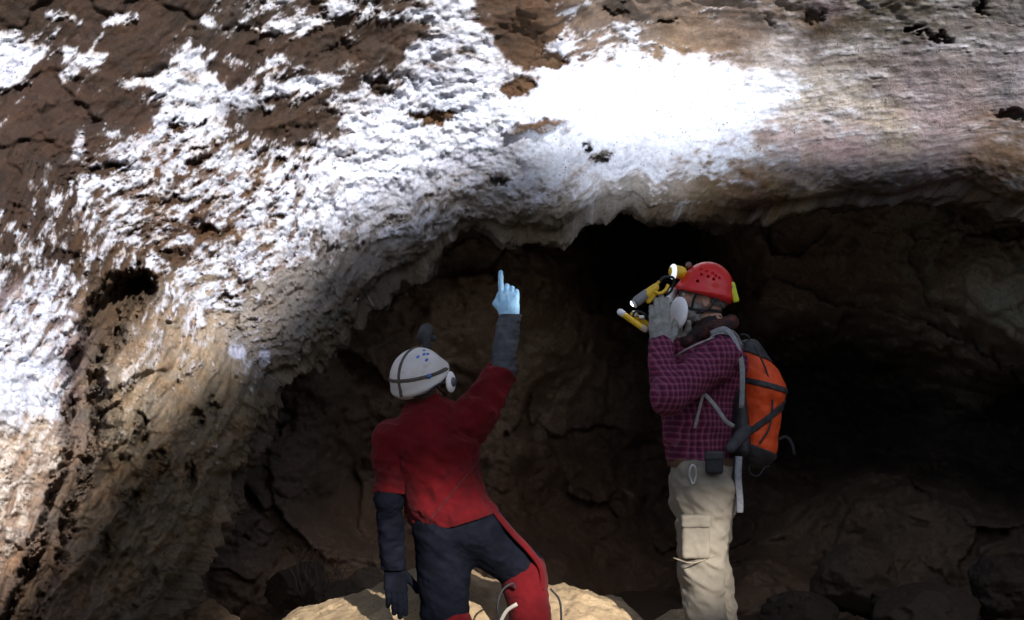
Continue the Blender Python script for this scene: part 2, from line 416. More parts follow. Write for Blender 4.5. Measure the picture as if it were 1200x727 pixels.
# gully between the bright pillar at the left and the ribs next to it
def poly_dist(pts, px, py):
    d = np.full(px.shape, 1e9)
    for (x0, y0), (x1, y1) in zip(pts[:-1], pts[1:]):
        t = np.clip(((px - x0) * (x1 - x0) + (py - y0) * (y1 - y0)) / ((x1-x0)**2 + (y1-y0)**2), 0, 1)
        d = np.minimum(d, np.hypot(px - x0 - t * (x1-x0), py - y0 - t * (y1-y0)))
    return d
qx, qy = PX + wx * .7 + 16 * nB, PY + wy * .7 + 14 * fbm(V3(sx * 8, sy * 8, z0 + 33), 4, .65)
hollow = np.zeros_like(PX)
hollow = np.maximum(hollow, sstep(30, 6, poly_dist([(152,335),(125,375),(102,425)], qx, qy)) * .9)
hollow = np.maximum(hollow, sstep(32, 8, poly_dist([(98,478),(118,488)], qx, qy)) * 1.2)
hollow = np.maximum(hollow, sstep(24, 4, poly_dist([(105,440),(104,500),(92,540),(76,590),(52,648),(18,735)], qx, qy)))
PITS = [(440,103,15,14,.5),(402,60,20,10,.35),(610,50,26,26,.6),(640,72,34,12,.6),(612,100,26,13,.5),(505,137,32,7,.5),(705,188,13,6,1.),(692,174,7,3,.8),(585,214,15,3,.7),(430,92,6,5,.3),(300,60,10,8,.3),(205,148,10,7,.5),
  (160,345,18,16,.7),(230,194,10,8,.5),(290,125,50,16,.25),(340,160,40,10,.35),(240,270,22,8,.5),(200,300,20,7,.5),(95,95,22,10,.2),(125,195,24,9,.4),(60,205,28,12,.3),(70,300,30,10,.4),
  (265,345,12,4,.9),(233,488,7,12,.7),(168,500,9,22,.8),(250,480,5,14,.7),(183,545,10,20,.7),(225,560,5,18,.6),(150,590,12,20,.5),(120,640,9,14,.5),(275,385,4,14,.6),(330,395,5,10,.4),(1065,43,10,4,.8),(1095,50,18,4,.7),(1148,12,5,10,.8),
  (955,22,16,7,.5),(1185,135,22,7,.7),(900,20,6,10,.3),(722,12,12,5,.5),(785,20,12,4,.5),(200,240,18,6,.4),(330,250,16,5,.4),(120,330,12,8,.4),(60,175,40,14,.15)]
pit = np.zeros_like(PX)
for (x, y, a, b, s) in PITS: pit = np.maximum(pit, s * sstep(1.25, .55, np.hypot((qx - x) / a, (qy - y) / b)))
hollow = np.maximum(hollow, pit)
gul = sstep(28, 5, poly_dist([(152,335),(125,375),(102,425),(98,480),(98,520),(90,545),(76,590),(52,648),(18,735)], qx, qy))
disp -= .085 * hollow * (1 + .3 * lowleft) + .30 * gul
crust = crust * (1 - sstep(.15, .35, hollow))
# hanging ledge (590-660,146): a proud tongue of stone
led = sstep(1.2, .5, np.hypot((qx - 628) / 40, (qy - 147) / 8)); disp += .06 * led; crust *= (1 - led)
# white tongue at (140,465)
tg = sstep(15, 5, poly_dist([(118,502),(140,462),(168,425)], PX + wx * .2, PY + wy * .2)); disp += .06 * tg
# rounding towards the lip
lipw = 36 + 26 * fbm(V3(th * 5, th * 0, th * 0 + 3), 3)[:, None]; u_ = np.clip(_run / lipw, 0, 1); rnd = .13 * (1 - np.sqrt(1 - (1 - u_) ** 2))
disp = disp * (1 - .65 * np.exp(-_run / 20.0)) - rnd
lipn = ridge(P * 6.5, 4, .6); disp = disp + .05 * lipn * sstep(80, 15, _run)
# outer rings die off smoothly
Pd = P.copy(); # colour of the stone, with some shade painted in
wx2 = 20 * fbm(V3(sx * 2.6, sy * 4.2, z0 + 21), 4); wy2 = 14 * fbm(V3(sx * 2.2, sy * 4.8, z0 + 27), 4)
rock = shep(RC, PX + wx * .8 + wx2, PY + wy * .8 + wy2, 26, 3)
streak = fbm(V3(sarc / 100 * 1.6, srad / 100 * 9, z0 + 6), 5, .6)
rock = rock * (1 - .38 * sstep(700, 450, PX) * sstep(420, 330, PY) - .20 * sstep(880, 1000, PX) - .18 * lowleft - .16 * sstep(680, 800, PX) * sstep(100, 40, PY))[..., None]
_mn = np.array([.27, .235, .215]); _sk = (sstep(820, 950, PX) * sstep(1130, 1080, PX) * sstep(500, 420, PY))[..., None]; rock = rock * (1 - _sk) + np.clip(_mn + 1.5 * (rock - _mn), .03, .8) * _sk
rock = rock * (1 + (.55 + .25 * calm[..., None]) * streak[..., None] + .35 * nB[..., None]) * (1 + .15 * calm[..., None])
warm = fbm(V3(sx * 3, sy * 5, z0 + 40), 4, .6)[..., None]
rock = rock * (1 + warm * np.array([.35, .1, -.2]) * (1 - .6 * calm[..., None]))
pk_ = sstep(850, 980, PX)[..., None]; rock = rock * (1 - pk_ + pk_ * np.array([1.0, .99, 1.10]))
vein = sstep(.55, .8, ridge(V3(sx * 2.2, sy * 5.5, z0 + 61) + V3(wx / 40, wy / 40, z0), 4, .6)) * sstep(800, 950, PX)
rock = rock * (1 - .35 * vein[..., None]); chip = sstep(.30, .42, fbm(V3(sx * 7, sy * 16, z0 + 71), 4, .6)) * sstep(700, 800, PX)
rock = rock * (1 - .55 * chip[..., None]); disp = disp - .006 * chip
blot = .75 * sstep(.0, .4, fbm(V3(sarc / 100 * 1.5, srad / 100 * 3, z0 + 111) + V3(wx / 50, wy / 50, z0), 5, .6))[..., None] * (1 - .8 * sat[..., None])
cr = (np.array([.72, .78, .93]) * (1 - blot) + np.array([.50, .53, .66]) * blot) * (1 + .10 * nB[..., None]) * (1 - .10 * sstep(.1, .5, rough)[..., None])
tan_ = np.array([.62, .52, .42]); k_t = (lowleft * .75 * (1 - sstep(115, 95, PX) * sstep(520, 470, PY)) + .45 * sstep(0, .35, warm[..., 0]) * sstep(500, 300, PX))[..., None]
lav = sstep(60, 20, np.abs(poly_dist([(300,395),(380,300),(470,255),(560,215),(640,205),(780,195)], PX, PY)))[..., None] * .55  # grey-lavender shade band painted along the arch
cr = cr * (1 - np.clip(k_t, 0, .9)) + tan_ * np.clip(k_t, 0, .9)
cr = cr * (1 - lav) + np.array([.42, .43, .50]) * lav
edgeband = sstep(.0, .35, f + .5 * sat)[..., None]                              # thin crust is stained
cr = cr * (.55 + .45 * edgeband) + np.array([.10, .06, .02]) * (1 - edgeband)
hole = sstep(.06, .20, fbm(V3(sarc / 100 * 5, srad / 100 * 11, z0 + 51), 4, .6) + .10 * nB) * sstep(480, 330, PX) * sstep(150, 190, PY) * sstep(450, 400, PY) * .9
cr = cr * (1 - hole[..., None]) + np.array([.13, .07, .035]) * hole[..., None]
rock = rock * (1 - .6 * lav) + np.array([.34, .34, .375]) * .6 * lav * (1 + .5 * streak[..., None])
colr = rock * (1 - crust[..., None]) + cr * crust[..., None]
colr = colr * (1 - .45 * np.clip(hollow, 0, 1)[..., None])  # hollows darkened: partly stone tone, partly painted shade
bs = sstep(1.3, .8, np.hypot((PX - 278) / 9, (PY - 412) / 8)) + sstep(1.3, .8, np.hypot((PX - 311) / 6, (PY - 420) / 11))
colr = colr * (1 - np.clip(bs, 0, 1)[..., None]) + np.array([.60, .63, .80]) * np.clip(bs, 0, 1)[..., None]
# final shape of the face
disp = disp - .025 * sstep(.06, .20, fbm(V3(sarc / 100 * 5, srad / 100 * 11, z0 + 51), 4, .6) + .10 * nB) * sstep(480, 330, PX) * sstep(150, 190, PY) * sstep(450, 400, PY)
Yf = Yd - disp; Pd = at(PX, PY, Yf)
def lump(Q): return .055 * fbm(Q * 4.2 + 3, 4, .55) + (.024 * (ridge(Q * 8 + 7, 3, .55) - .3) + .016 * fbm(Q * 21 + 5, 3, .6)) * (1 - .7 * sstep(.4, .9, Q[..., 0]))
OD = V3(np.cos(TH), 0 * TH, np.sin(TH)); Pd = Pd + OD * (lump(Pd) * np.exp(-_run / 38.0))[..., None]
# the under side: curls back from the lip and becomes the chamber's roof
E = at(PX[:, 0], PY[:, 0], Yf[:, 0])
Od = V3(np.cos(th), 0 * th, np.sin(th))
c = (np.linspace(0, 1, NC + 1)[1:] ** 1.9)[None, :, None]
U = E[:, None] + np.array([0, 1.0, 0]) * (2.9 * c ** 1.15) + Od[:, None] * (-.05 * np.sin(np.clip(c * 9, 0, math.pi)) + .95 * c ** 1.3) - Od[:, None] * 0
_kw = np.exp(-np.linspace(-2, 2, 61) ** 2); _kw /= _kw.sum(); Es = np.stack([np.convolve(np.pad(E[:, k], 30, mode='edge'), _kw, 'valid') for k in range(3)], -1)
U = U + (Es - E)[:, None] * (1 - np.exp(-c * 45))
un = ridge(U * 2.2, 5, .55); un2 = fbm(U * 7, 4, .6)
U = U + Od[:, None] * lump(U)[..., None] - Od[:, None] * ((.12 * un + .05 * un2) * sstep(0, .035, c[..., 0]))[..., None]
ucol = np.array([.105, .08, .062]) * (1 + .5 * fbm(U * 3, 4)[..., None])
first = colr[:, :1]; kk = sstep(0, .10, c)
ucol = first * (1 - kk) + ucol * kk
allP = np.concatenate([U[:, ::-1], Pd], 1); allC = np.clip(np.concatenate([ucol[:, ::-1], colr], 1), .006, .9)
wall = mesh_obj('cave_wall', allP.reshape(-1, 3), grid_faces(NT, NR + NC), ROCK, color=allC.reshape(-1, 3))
tag(wall, 'bright crusted arching rock wall over the mouth of the dark hollow', 'rock wall', kind='structure')
print('wall', time.time() - T0)

# ------------------------------------------------------------------ chamber behind the arch
def facets(P, sc, seed):
    Q = np.asarray(P) * sc; c = np.floor(Q).astype(np.int64); best = np.full(Q.shape[:-1], 1e9); val = np.zeros(Q.shape[:-1]); sec = best.copy()
    for dx in (-1, 0, 1):
        for dy in (-1, 0, 1):
            for dz in (-1, 0, 1):
                k = c + np.array([dx, dy, dz]); h = _p[(_p[(_p[(k[..., 0] + seed) & 511] + k[..., 1]) & 511] + k[..., 2]) & 511]
                pt = k + .5 + .42 * _g[h]; dv_ = Q - pt; d = (dv_ ** 2).sum(-1)
                g = _g[(h * 7 + 3) & 511]; pv_ = (dv_ * g).sum(-1) * .9 + g[..., 0] * .5
                m = d < best; sec = np.where(m, best, np.minimum(sec, d)); val = np.where(m, pv_, val); best = np.where(m, d, best)
    return val, np.sqrt(sec) - np.sqrt(best)
def chamber():
    n, m = 620, 420
    px, py = np.meshgrid(np.linspace(40, 1420, n), np.linspace(60, 1000, m), indexing='ij')
    ctl = [(560,340,8.4),(470,420,8.3),(640,330,8.7),(640,390,9.0),(740,290,11.5),(800,300,11.5),(700,450,10.2),(560,500,9.2),(450,560,8.8),(330,560,7.9),(250,640,7.4),(350,450,7.8),(880,270,8.9),(930,330,9.3),
      (1000,300,8.8),(1000,380,9.9),(1080,280,8.5),(1160,330,8.1),(1200,400,7.9),(1130,460,10.5),(950,470,11.3),(1200,500,10.6),(800,550,10.6),(700,620,9.8),(900,600,10.0),(1000,640,9.2),(1150,650,8.8),(1050,720,8.2),(900,720,8.4),
      (1250,720,7.9),(600,720,8.2),(400,720,7.6),(600,150,8.9),(900,150,8.9),(1200,150,8.4),(300,300,8.2),(1400,400,7.9),(100,700,7.5),(200,500,7.6),(200,900,6.9),(600,950,7.0),(1000,950,6.9),(1400,900,6.8)]
    wx = 30 * fbm(V3(px/90, py/90, 0*px + 50), 4); wy = 30 * fbm(V3(px/90, py/90, 0*px + 60), 4)
    Y = shep(ctl, px + wx, py + wy, 48)
    P = at(px, py, Y)
    r = fbm(P * np.array([1.1, 1.1, 1.5]), 6, .58); d = .35 * r + .07 * fbm(P * 5, 5, .62)
    # broken slabs: facetted blocks
    Pw = P + .16 * np.stack([fbm(P * 2.2 + k * 9, 3) for k in range(3)], -1)
    v1, e1 = facets(Pw, np.array([1.5, 1.5, 2.0]), 5); v2, e2 = facets(Pw, np.array([3.8, 3.8, 5.2]), 9)
    d = d + .15 * v1 + .03 * v2
    Y2 = Y - d; P = at(px, py, Y2)
    base = shep([(560,330,.34,.265,.21),(620,330,.34,.265,.21),(660,360,.26,.20,.16),(520,400,.16,.12,.09),(450,480,.075,.055,.045),(740,290,.02,.018,.02),(800,400,.03,.026,.03),(900,290,.27,.225,.19),(980,270,.28,.235,.20),(1080,290,.32,.27,.23),(1180,340,.36,.30,.25),(1000,450,.028,.022,.022),  # lobes lightened to make up for missing light, gaps blackened as painted shade
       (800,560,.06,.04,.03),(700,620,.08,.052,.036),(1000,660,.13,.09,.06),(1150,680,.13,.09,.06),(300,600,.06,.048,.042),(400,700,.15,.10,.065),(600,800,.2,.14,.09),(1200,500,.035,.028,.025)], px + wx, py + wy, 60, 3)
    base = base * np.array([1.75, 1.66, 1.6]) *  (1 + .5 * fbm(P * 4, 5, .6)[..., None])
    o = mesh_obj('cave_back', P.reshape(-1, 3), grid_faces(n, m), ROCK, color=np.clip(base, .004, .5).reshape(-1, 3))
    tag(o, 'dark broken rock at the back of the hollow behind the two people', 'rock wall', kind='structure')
chamber()
# bedrock that closes the hill over and behind the chamber
def slab(name, pts4, n=60, amp=.25, colv=(.16, .12, .09)):
    a, b, c_, d = [np.array(p, float) for p in pts4]
    u = np.linspace(0, 1, n)[:, None, None]; v = np.linspace(0, 1, n)[None, :, None]
    P = a * (1-u) * (1-v) + b * u * (1-v) + c_ * u * v + d * (1-u) * v
    P = P + amp * np.stack([fbm(P * .7 + k * 20, 4) for k in range(3)], -1)
    o = mesh_obj(name, P.reshape(-1, 3), grid_faces(n, n), ROCK, color=np.ones((n * n, 3)) * colv)
    o['kind'] = 'structure'; return o
slab('hill', [(-9, 5.9, 5.4), (9, 5.9, 5.4), (9, 14, 5.4), (-9, 14, 5.4)])
slab('hill', [(-9, 13.5, -1), (9, 13.5, -1), (9, 13.5, 6), (-9, 13.5, 6)])
slab('hill', [(8, 5.5, -1), (8, 14, -1), (8, 14, 6), (8, 5.5, 6)])
slab('hill', [(-7, 3.5, -1), (-7, 14, -1), (-7, 14, 6), (-7, 3.5, 6)])

# ------------------------------------------------------------------ ground
def crest(x):   # mound crest height by photo position at Y = 6.25
    pts = [(250,790),(300,745),(325,727),(350,712),(385,702),(420,694),(450,682),(480,667),(500,661),(540,664),(575,676),(620,682),(660,684),(690,689),(715,695),(735,706),(757,724),(770,722),(785,712),(800,711),(830,716),(870,745),(950,780)]
    w = np.array([at(a, b, 6.25) for a, b in pts]); return np.interp(x, w[:, 0], w[:, 2])
def ground_z(x, y):
    P = V3(x, y, 0 * x)
    g = .10 * fbm(P * .8, 4) 
    m = np.where(y < 6.25, np.exp(-((y - 6.25) / .62) ** 2), np.exp(-((y - 6.25) / .38) ** 2))
    cz = crest(x)
    bump = .035 * ridge(P * 3.1, 5, .6) + .020 * fbm(P * 15, 4, .65) - .03 * sstep(.28, .45, fbm(P * 11 + 40, 3, .6))
    near = sstep(3, 5, y) 
    return g * (1 - m) * (1 - .6 * near) + cz * m + bump * (.4 + .6 * m) * sstep(-3, 3, y) - .03 * m
gx = np.concatenate([np.linspace(-16, -3, 40, endpoint=False), np.linspace(-3, 3, 620), np.linspace(3, 16, 41)[1:]])
gy = np.concatenate([np.linspace(-16, 3, 60, endpoint=False), np.linspace(3, 5.3, 60, endpoint=False), np.linspace(5.3, 7.2, 260, endpoint=False), np.linspace(7.2, 14, 60)])
GX, GY = np.meshgrid(gx, gy, indexing='ij'); GZ = ground_z(GX, GY)
gp = V3(GX, GY, GZ)
gc = np.array([.60, .44, .26]) * (1 + .25 * fbm(gp * 6, 5, .6)[..., None]) * (1 - .3 * sstep(.1, .5, ridge(gp * 5 + 3, 4))[..., None])
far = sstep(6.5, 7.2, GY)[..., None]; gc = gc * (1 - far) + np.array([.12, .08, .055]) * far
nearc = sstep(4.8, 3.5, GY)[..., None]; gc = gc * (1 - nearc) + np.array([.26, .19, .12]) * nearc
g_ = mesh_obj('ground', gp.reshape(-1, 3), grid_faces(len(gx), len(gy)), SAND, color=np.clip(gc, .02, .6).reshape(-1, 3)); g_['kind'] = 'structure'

# boulders and stones
def boulder(px, py, Y, r, colv, label, seed, flat=.7, group=None):
    c0 = at(px, py, Y); n = 70
    u, v = np.meshgrid(np.linspace(0, 2*math.pi, 2*n), np.linspace(0.001, math.pi - .001, n), indexing='ij')
    D = V3(np.cos(u) * np.sin(v), np.sin(u) * np.sin(v), np.cos(v))
    s = 1 + .5 * fbm(D * 1.3 + seed, 4, .5) + .12 * ridge(D * 3 + seed, 4)
    for k in range(7):                                                # facets
        nn = nrm(np.random.RandomState(seed * 10 + k).normal(size=3)); s = np.minimum(s, .86 / np.maximum((D @ nn), .2))
    Q = D * s[..., None] * np.array([r, r * .9, r * flat]); Q[..., 2] += 0
    co = np.array(colv) * (1 + .3 * fbm(D * 5 + seed, 4)[..., None])
    o = mesh_obj('boulder', (Q + c0).reshape(-1, 3), grid_faces(2*n, n), ROCK, origin=c0 - [0, 0, r * flat * .8], color=np.clip(co, .01, .6).reshape(-1, 3))
    return tag(o, label, 'boulder', group)
boulder(225, 735, 6.3, .17, (.20, .14, .09), 'brown boulder at the foot of the left rock rib, cut by the lower edge', 3)
boulder(392, 704, 6.9, .14, (.07, .048, .032), 'dim brown stone lying against the left slope of the sandy mound', 5)
boulder(432, 688, 7.0, .11, (.14, .095, .06), 'small dim stone half sunk behind the sandy mound', 8)
boulder(352, 688, 7.3, .16, (.07, .05, .036), 'dark rounded boulder in the gloom left of the sandy mound', 11)
boulder(1000, 678, 7.8, .20, (.085, .058, .038), 'brown boulder standing on the dark slope right of the orange rucksack', 13, 1.0)
boulder(1085, 715, 7.5, .26, (.07, .048, .032), 'broad flat boulder in the lower right of the dark slope', 17, .6)
boulder(1180, 690, 7.6, .20, (.06, .042, .03), 'dark jagged boulder at the right edge of the slope', 19, .8)
boulder(940, 722, 7.5, .18, (.055, .038, .027), 'dark boulder low on the slope just right of the beige trousers', 23, .7)
# dry roots at the left of the mound
rt = empty('dry_roots', at(385, 700, 7.1)); tag(rt, 'tangle of thin dry brown roots in the gloom behind the left stones', 'roots')
RM = simple('dry_root', (.10, .065, .045), .9)
allv, allf = [], []
for k in range(22):
    x = 350 + 70 * random.random(); b = at(x, 700 - 10 * random.random(), 7.05 + .25 * random.random())
    pts = [b]; d = np.array([random.uniform(-.5, .5), random.uniform(-.3, .1), 1.0])
    for s in range(5): d = d + np.random.RandomState(k * 9 + s).normal(size=3) * .35; pts.append(pts[-1] + nrm(d) * .055)
    v, f_ = tube_mesh(pts, .0045, n=6, sub=3, taper=.4); o_ = len(allv); allv += list(v); allf += [tuple(i + o_ for i in q) for q in f_]
mesh_obj('twig', allv, allf, RM, rt)['kind'] = 'stuff'
print('ground', time.time() - T0)

# ------------------------------------------------------------------ sun and an unseen rock rim added behind the camera to shape its light
AZ, EL = math.radians(22), math.radians(25)
SUN = np.array([math.sin(AZ) * math.cos(EL), -math.cos(AZ) * math.cos(EL), math.sin(EL)])
lit = [(-150,720),(0,690),(60,640),(130,560),(220,480),(300,385),(370,302),(440,252),(520,208),(600,176),(700,134),(800,154),(880,168),(960,166),(1060,160),(1150,160),(1300,170),(1500,200)]
OC = np.array([0.0, 3.0]); RR = 11.5; RH = 3.2
pts = []
for x, y in lit:
    p = at(x, y, depth0(np.array(x * 1.), np.array(y * 1.)) - .05); h = SUN[:2]
    b = (p[:2] - OC) @ h; a2 = h @ h; c2 = (p[:2] - OC) @ (p[:2] - OC) - RR * RR; t = (-b + math.sqrt(b * b - a2 * c2)) / a2
    q = p + t * SUN; pts.append((math.atan2(q[0], -(q[1] - OC[1])), q[2]))
pts.sort(); pa = np.array(pts)
def rim_h(a): 
    h = np.interp(a, pa[:, 0], pa[:, 1], left=RH, right=RH)
    h = np.where(a < pa[0, 0], pa[0, 1] + (RH - pa[0, 1]) * sstep(0, .25, pa[0, 0] - a), h)
    return np.where(a > pa[-1, 0], pa[-1, 1] + (RH - pa[-1, 1]) * sstep(0, .25, a - pa[-1, 0]), h)
na, nz = 700, 60
A_, Z_ = np.meshgrid(np.linspace(-2.0, 2.0, na), np.linspace(0, 1, nz), indexing='ij')
hh = rim_h(A_) + .12 * fbm(V3(A_ * 14, 0 * A_, 0 * A_), 4)
inw = np.concatenate([Z_[:, :]], 1)
rad_ = RR + .35 * fbm(V3(A_ * 6, Z_ * 3, 0 * A_), 5) * (1 - Z_ ** 4)
RP = V3(OC[0] + rad_ * np.sin(A_), OC[1] - rad_ * np.cos(A_), -.5 + Z_ * (hh + .5))
# outer slope behind the rim gives it body
RO = V3(OC[0] + (RR + .7) * np.sin(A_), OC[1] - (RR + .7) * np.cos(A_), -.5 + Z_ * (hh - .3))[:, ::-1]
RA = np.concatenate([RP, RO], 1)
rf = grid_faces(na, nz * 2); fc = RA.reshape(-1, 3)[rf].mean(1)
tY = (6.25 - fc[:, 1]) / -SUN[1]; hit = fc - SUN * tY[:, None]            # where the sun's ray through this face meets the mound
c0, c1 = math.cos(PITCH), math.sin(PITCH); rx, rz = hit[:, 0], hit[:, 2] - CAM[2]; dep = 6.25 * c0 + rz * c1
ux = W / 2 + F * rx / dep; uy = H / 2 - F * (-6.25 * c1 + rz * c0) / dep
gap = ((ux - 545) / 275) ** 2 + ((uy - 722) / 70) ** 2 + .5 * fbm(V3(ux / 40, uy / 40, 0 * ux), 3) < 1
print('gap faces', gap.sum()); rf = rf[~gap]                                                             # gap cut in the added rim to let sun onto the mound
rim = mesh_obj('sun_blocking_rim', RA.reshape(-1, 3), rf, ROCK, color=np.ones((na * nz * 2, 3)) * (.17, .12, .085))  # unseen, added to keep sun off the people and the hollow
rim['kind'] = 'structure'
#PEOPLE0#
# ------------------------------------------------------------------ people
def folds(P, d, sc, seed=0.0):
    d = nrm(d); a = (P @ d)[..., None]; Q = P * sc + a * d * (-.75 * sc)           # stretched along d
    return np.maximum(ridge(Q + seed + .35 * perlin(P * 6 + seed)[..., None], 2, .5), -.2) - .45
def cloth_noise(amp=.006, sc=9, stretch=(1, 1, 1), seed=0):
    st = np.array(stretch, float)
    def f(P):
        Q = P * st
        return -amp * (ridge(Q * sc + seed, 3, .5)) - amp * .8 * fbm(Q * sc * .45 + seed + 5, 2)
    return f
SKIN = simple('skin', (.46, .25, .18), .55, .12, 60, bump=.25, bscale=300)
BEARD = simple('grey_beard', (.30, .28, .27), .9, .4, 250, bump=1, bscale=400)
def hand(o, d, n, side, curls, r=.0105, L=1.0, thumb=(.6, .35), spread=.0):
    """o wrist, d along the fingers, n the way the palm faces, side the thumb side"""
    o = np.array(o, float); d, n, side = nrm(d), nrm(n), nrm(side); out = []
    ln = [(.042, .026, .021), (.046, .029, .022), (.042, .027, .021), (.034, .021, .019)]
    k0 = [.030, .010, -.010, -.029]; bl = [.088, .092, .087, .079]
    for i in range(4):                                                       # palm bones, blended into one palm
        out.append(cone(o + side * k0[i] * .55 * L, o + d * bl[i] * L + side * k0[i] * L, r * 1.35, r * 1.25, .014, (n, 1.1)))
    for i in range(4):
        p = o + d * bl[i] * L + side * k0[i] * L; a = 0
        rr = r * (1, 1.03, .98, .88)[i]
        for j in range(3):
            a += curls[i] * (.8, 1.1, .8)[j]
            dd = nrm(d * math.cos(a) + n * math.sin(a) + side * spread * (1.5 - i) * .1)
            q = p + dd * ln[i][j] * L
            out.append(cone(p, q, rr * (1 - .06 * j), rr * (1 - .06 * (j + 1)), .004)); p = q
    t0 = o + d * .022 * L + side * .022 * L
    t1 = t0 + nrm(side * .75 + d * .75 + n * .3) * .045 * L
    t2 = t1 + nrm(side * thumb[0] + d * 1.0 + n * thumb[1]) * .034 * L
    t3 = t2 + nrm(side * thumb[0] * .5 + d * 1.0 + n * thumb[1] * 1.3) * .027 * L
    out += [cone(t0, t1, r * 1.6, r * 1.3, .014), cone(t1, t2, r * 1.2, r * 1.1, .005), cone(t2, t3, r * 1.1, r * .95, .004)]
    return out
def head_prims(c, Rm, s=1.0):
    """c head centre, Rm columns left, forward, up"""
    g = lambda l, f, u: np.array(c) + Rm @ (np.array([l, f, u]) * s)
    e = lambda l, f, u, a, b, h, k=.02, op='add': ell(g(l, f, u), np.array([a, b, h]) * s, k, Rm, op)
    pr = [e(0, -.012, .03, .076, .096, .088), e(0, .03, -.045, .056, .062, .072, .03), e(0, .066, -.085, .026, .022, .020, .025),
          e(0, .076, .022, .050, .018, .014, .02), e(0, .098, -.022, .013, .019, .016, .012), cone(g(0, .086, .012), g(0, .106, -.022), .008 * s, .012 * s, .012),
          e(0, .086, -.052, .025, .012, .007, .008), e(0, .086, -.064, .021, .012, .007, .008),
          e(.04, .060, -.022, .022, .022, .02, .02), e(-.04, .060, -.022, .022, .022, .02, .02)]
    for sgn in (1, -1):
        pr.append(e(sgn * .030, .090, .004, .014, .010, .010, .008, 'sub'))
        pr.append(e(sgn * .030, .078, .004, .0125, .0125, .0125, .003))
        pr.append(e(sgn * .078, -.008, -.012, .008, .020, .031, .006))
        pr.append(e(sgn * .083, -.003, -.012, .004, .010, .016, .004, 'sub'))
    return pr
def to(c, Rm): return (Rm, np.array(c, float))

# ---------------------------------------------------------------- the man in the red helmet, in profile
YB = 5.8
base = at(842, 836, YB); base[2] = 0.02
def J(px, py, dy=0.0): return at(px, py, YB + dy)
hc = J(824, 350); hf = nrm([-1, .05, .16]); Rh = basis(hf, [.16, 0, 1]); HS = .96
neckb = J(838, 398)
sL, sR = J(846, 418, -.175), J(840, 418, .18)
eL, wL = J(783, 464, -.27), J(774, 405, -.16)
eR, wR = J(795, 470, .16), J(790, 408, .0)
pel = J(823, 556); hipL, hipR = J(823, 572, -.09), J(825, 572, .10)
knL, knR = J(822, 672, -.11), J(832, 674, .13)
anL, anR = J(838, 810, -.12), J(858, 812, .14)
legs = lambda g: chain([hipL, knL, anL], [.088 + g, .060 + g, .040 + g], .03) + chain([hipR, knR, anR], [.088 + g, .060 + g, .040 + g], .03)
fX = np.array([-1, 0, 0])
body = head_prims(hc, Rh, HS) + [cone(hc + Rh @ [0, -.02, -.06], neckb, .054, .060, .03), cone(neckb, J(826, 440), .07, .115, .05, ((1, 0, 0), 1.1)),
    cone(J(826, 440), J(818, 500), .125, .115, .05, ((1, 0, 0), 1.15)), cone(J(818, 500), pel, .12, .12, .05, ((1, 0, 0), 1.1)), cone(sL, sR, .05, .05, .05)]
body += legs(-.008) + chain([sL, eL, wL], [.048, .038, .025], .02) + chain([sR, eR, wR], [.048, .038, .025], .02)
for a, dy in ((anL, -.12), (anR, .14)): body += [cone(a, a + [0.02, 0, -.08], .036, .034), cone(a + [.02, 0, -.10], a + [-.14, 0, -.12], .034, .026, .03)]
for wv, n_, sd in ((wL, (0, 1, 0), (1, .2, 0)), (wR, (-.2, -1, 0), (.9, -.3, 0))): body += (hand(wL + [.0, 0, -.012], (-.03, -.05, 1), (.05, 1, .05), (1, .25, 0), [.13, .16, .18, .24], .0065, 1.10, thumb=(.35, .7)) if wv is wL else hand(wR + [0, 0, -.01], (-.10, .0, 1), (-.35, -1, 0), (.8, -.35, 0), [.35, .38, .4, .42], .0065, 1.03))
man = sdf_obj('person', body, .006, SKIN, None, origin=base)
tag(man, 'person in red helmet and plaid shirt in profile, holding yellow gear to the face', 'person')

BEIGE = simple('beige_cotton', (.24, .205, .155), .9, .12, 14, bump=.5, bscale=500, dirt=((.17, .135, .095), .57), sheen=.0)
def legc(h, k_, a, g): return [cone(h, k_, .116 + g, .083 + g, .04), cone(k_, a + [0, 0, .03], .083 + g, .070 + g, .03)]
tr = legc(hipL, knL, anL, 0) + legc(hipR, knR, anR, 0) + [cone(J(822, 545), J(822, 580), .118, .128, .05, ((1, 0, 0), 1.0)), ell(J(838, 575), (.10, .15, .11), .05)]
fold = lambda P: -.011 * (-.35 + np.maximum(ridge(P * np.array([4, 4, 10]) + np.array([0, 0, 1]) * (P[..., :1] * 7), 3, .5), -.3)) - .012 * folds(P, (.9, .2, -.45), 13, 2.)
tr.append(plane(J(822, 537), (0, 0, 1)))
trousers = sdf_obj('trousers', tr, .006, BEIGE, man, noise=fold)
# cargo pocket and its flap lie on the near thigh
pk = [ell(J(812, 640, -.19), (.060, .035, .080), .01)]
pocket = [box(J(815, 632, -.192), (.052, .022, .075), rd=.012)]
sdf_obj('cargo_pocket', pocket, .004, BEIGE, man, noise=lambda P: -.004 * ridge(P * 16, 3))
sdf_obj('pocket_flap', [box(J(815, 611, -.200), (.056, .022, .024), rd=.010)], .004, BEIGE, man, noise=lambda P: -.003 * ridge(P * 20, 2))
tube('seam', [J(789, 654, -.20), J(812, 660, -.222), J(838, 651, -.19)], .003, simple('seam_thread', (.25, .20, .14)), man, n=6)
BOOT = simple('boot_leather', (.10, .065, .04), .7, .3, 20, bump=.4)
for a in (anL, anR):
    sdf_obj('boot', [cone(a + [0, 0, .06], a + [.01, 0, -.06], .068, .06, .02), cone(a + [.04, 0, -.075], a + [-.17, 0, -.085], .052, .044, .03, ((0, 1, 0), 1.0)), plane(a + [0, 0, -.135], (0, 0, -1)), plane(a + [0, 0, .09], (0, 0, 1))], .006, BOOT, man)

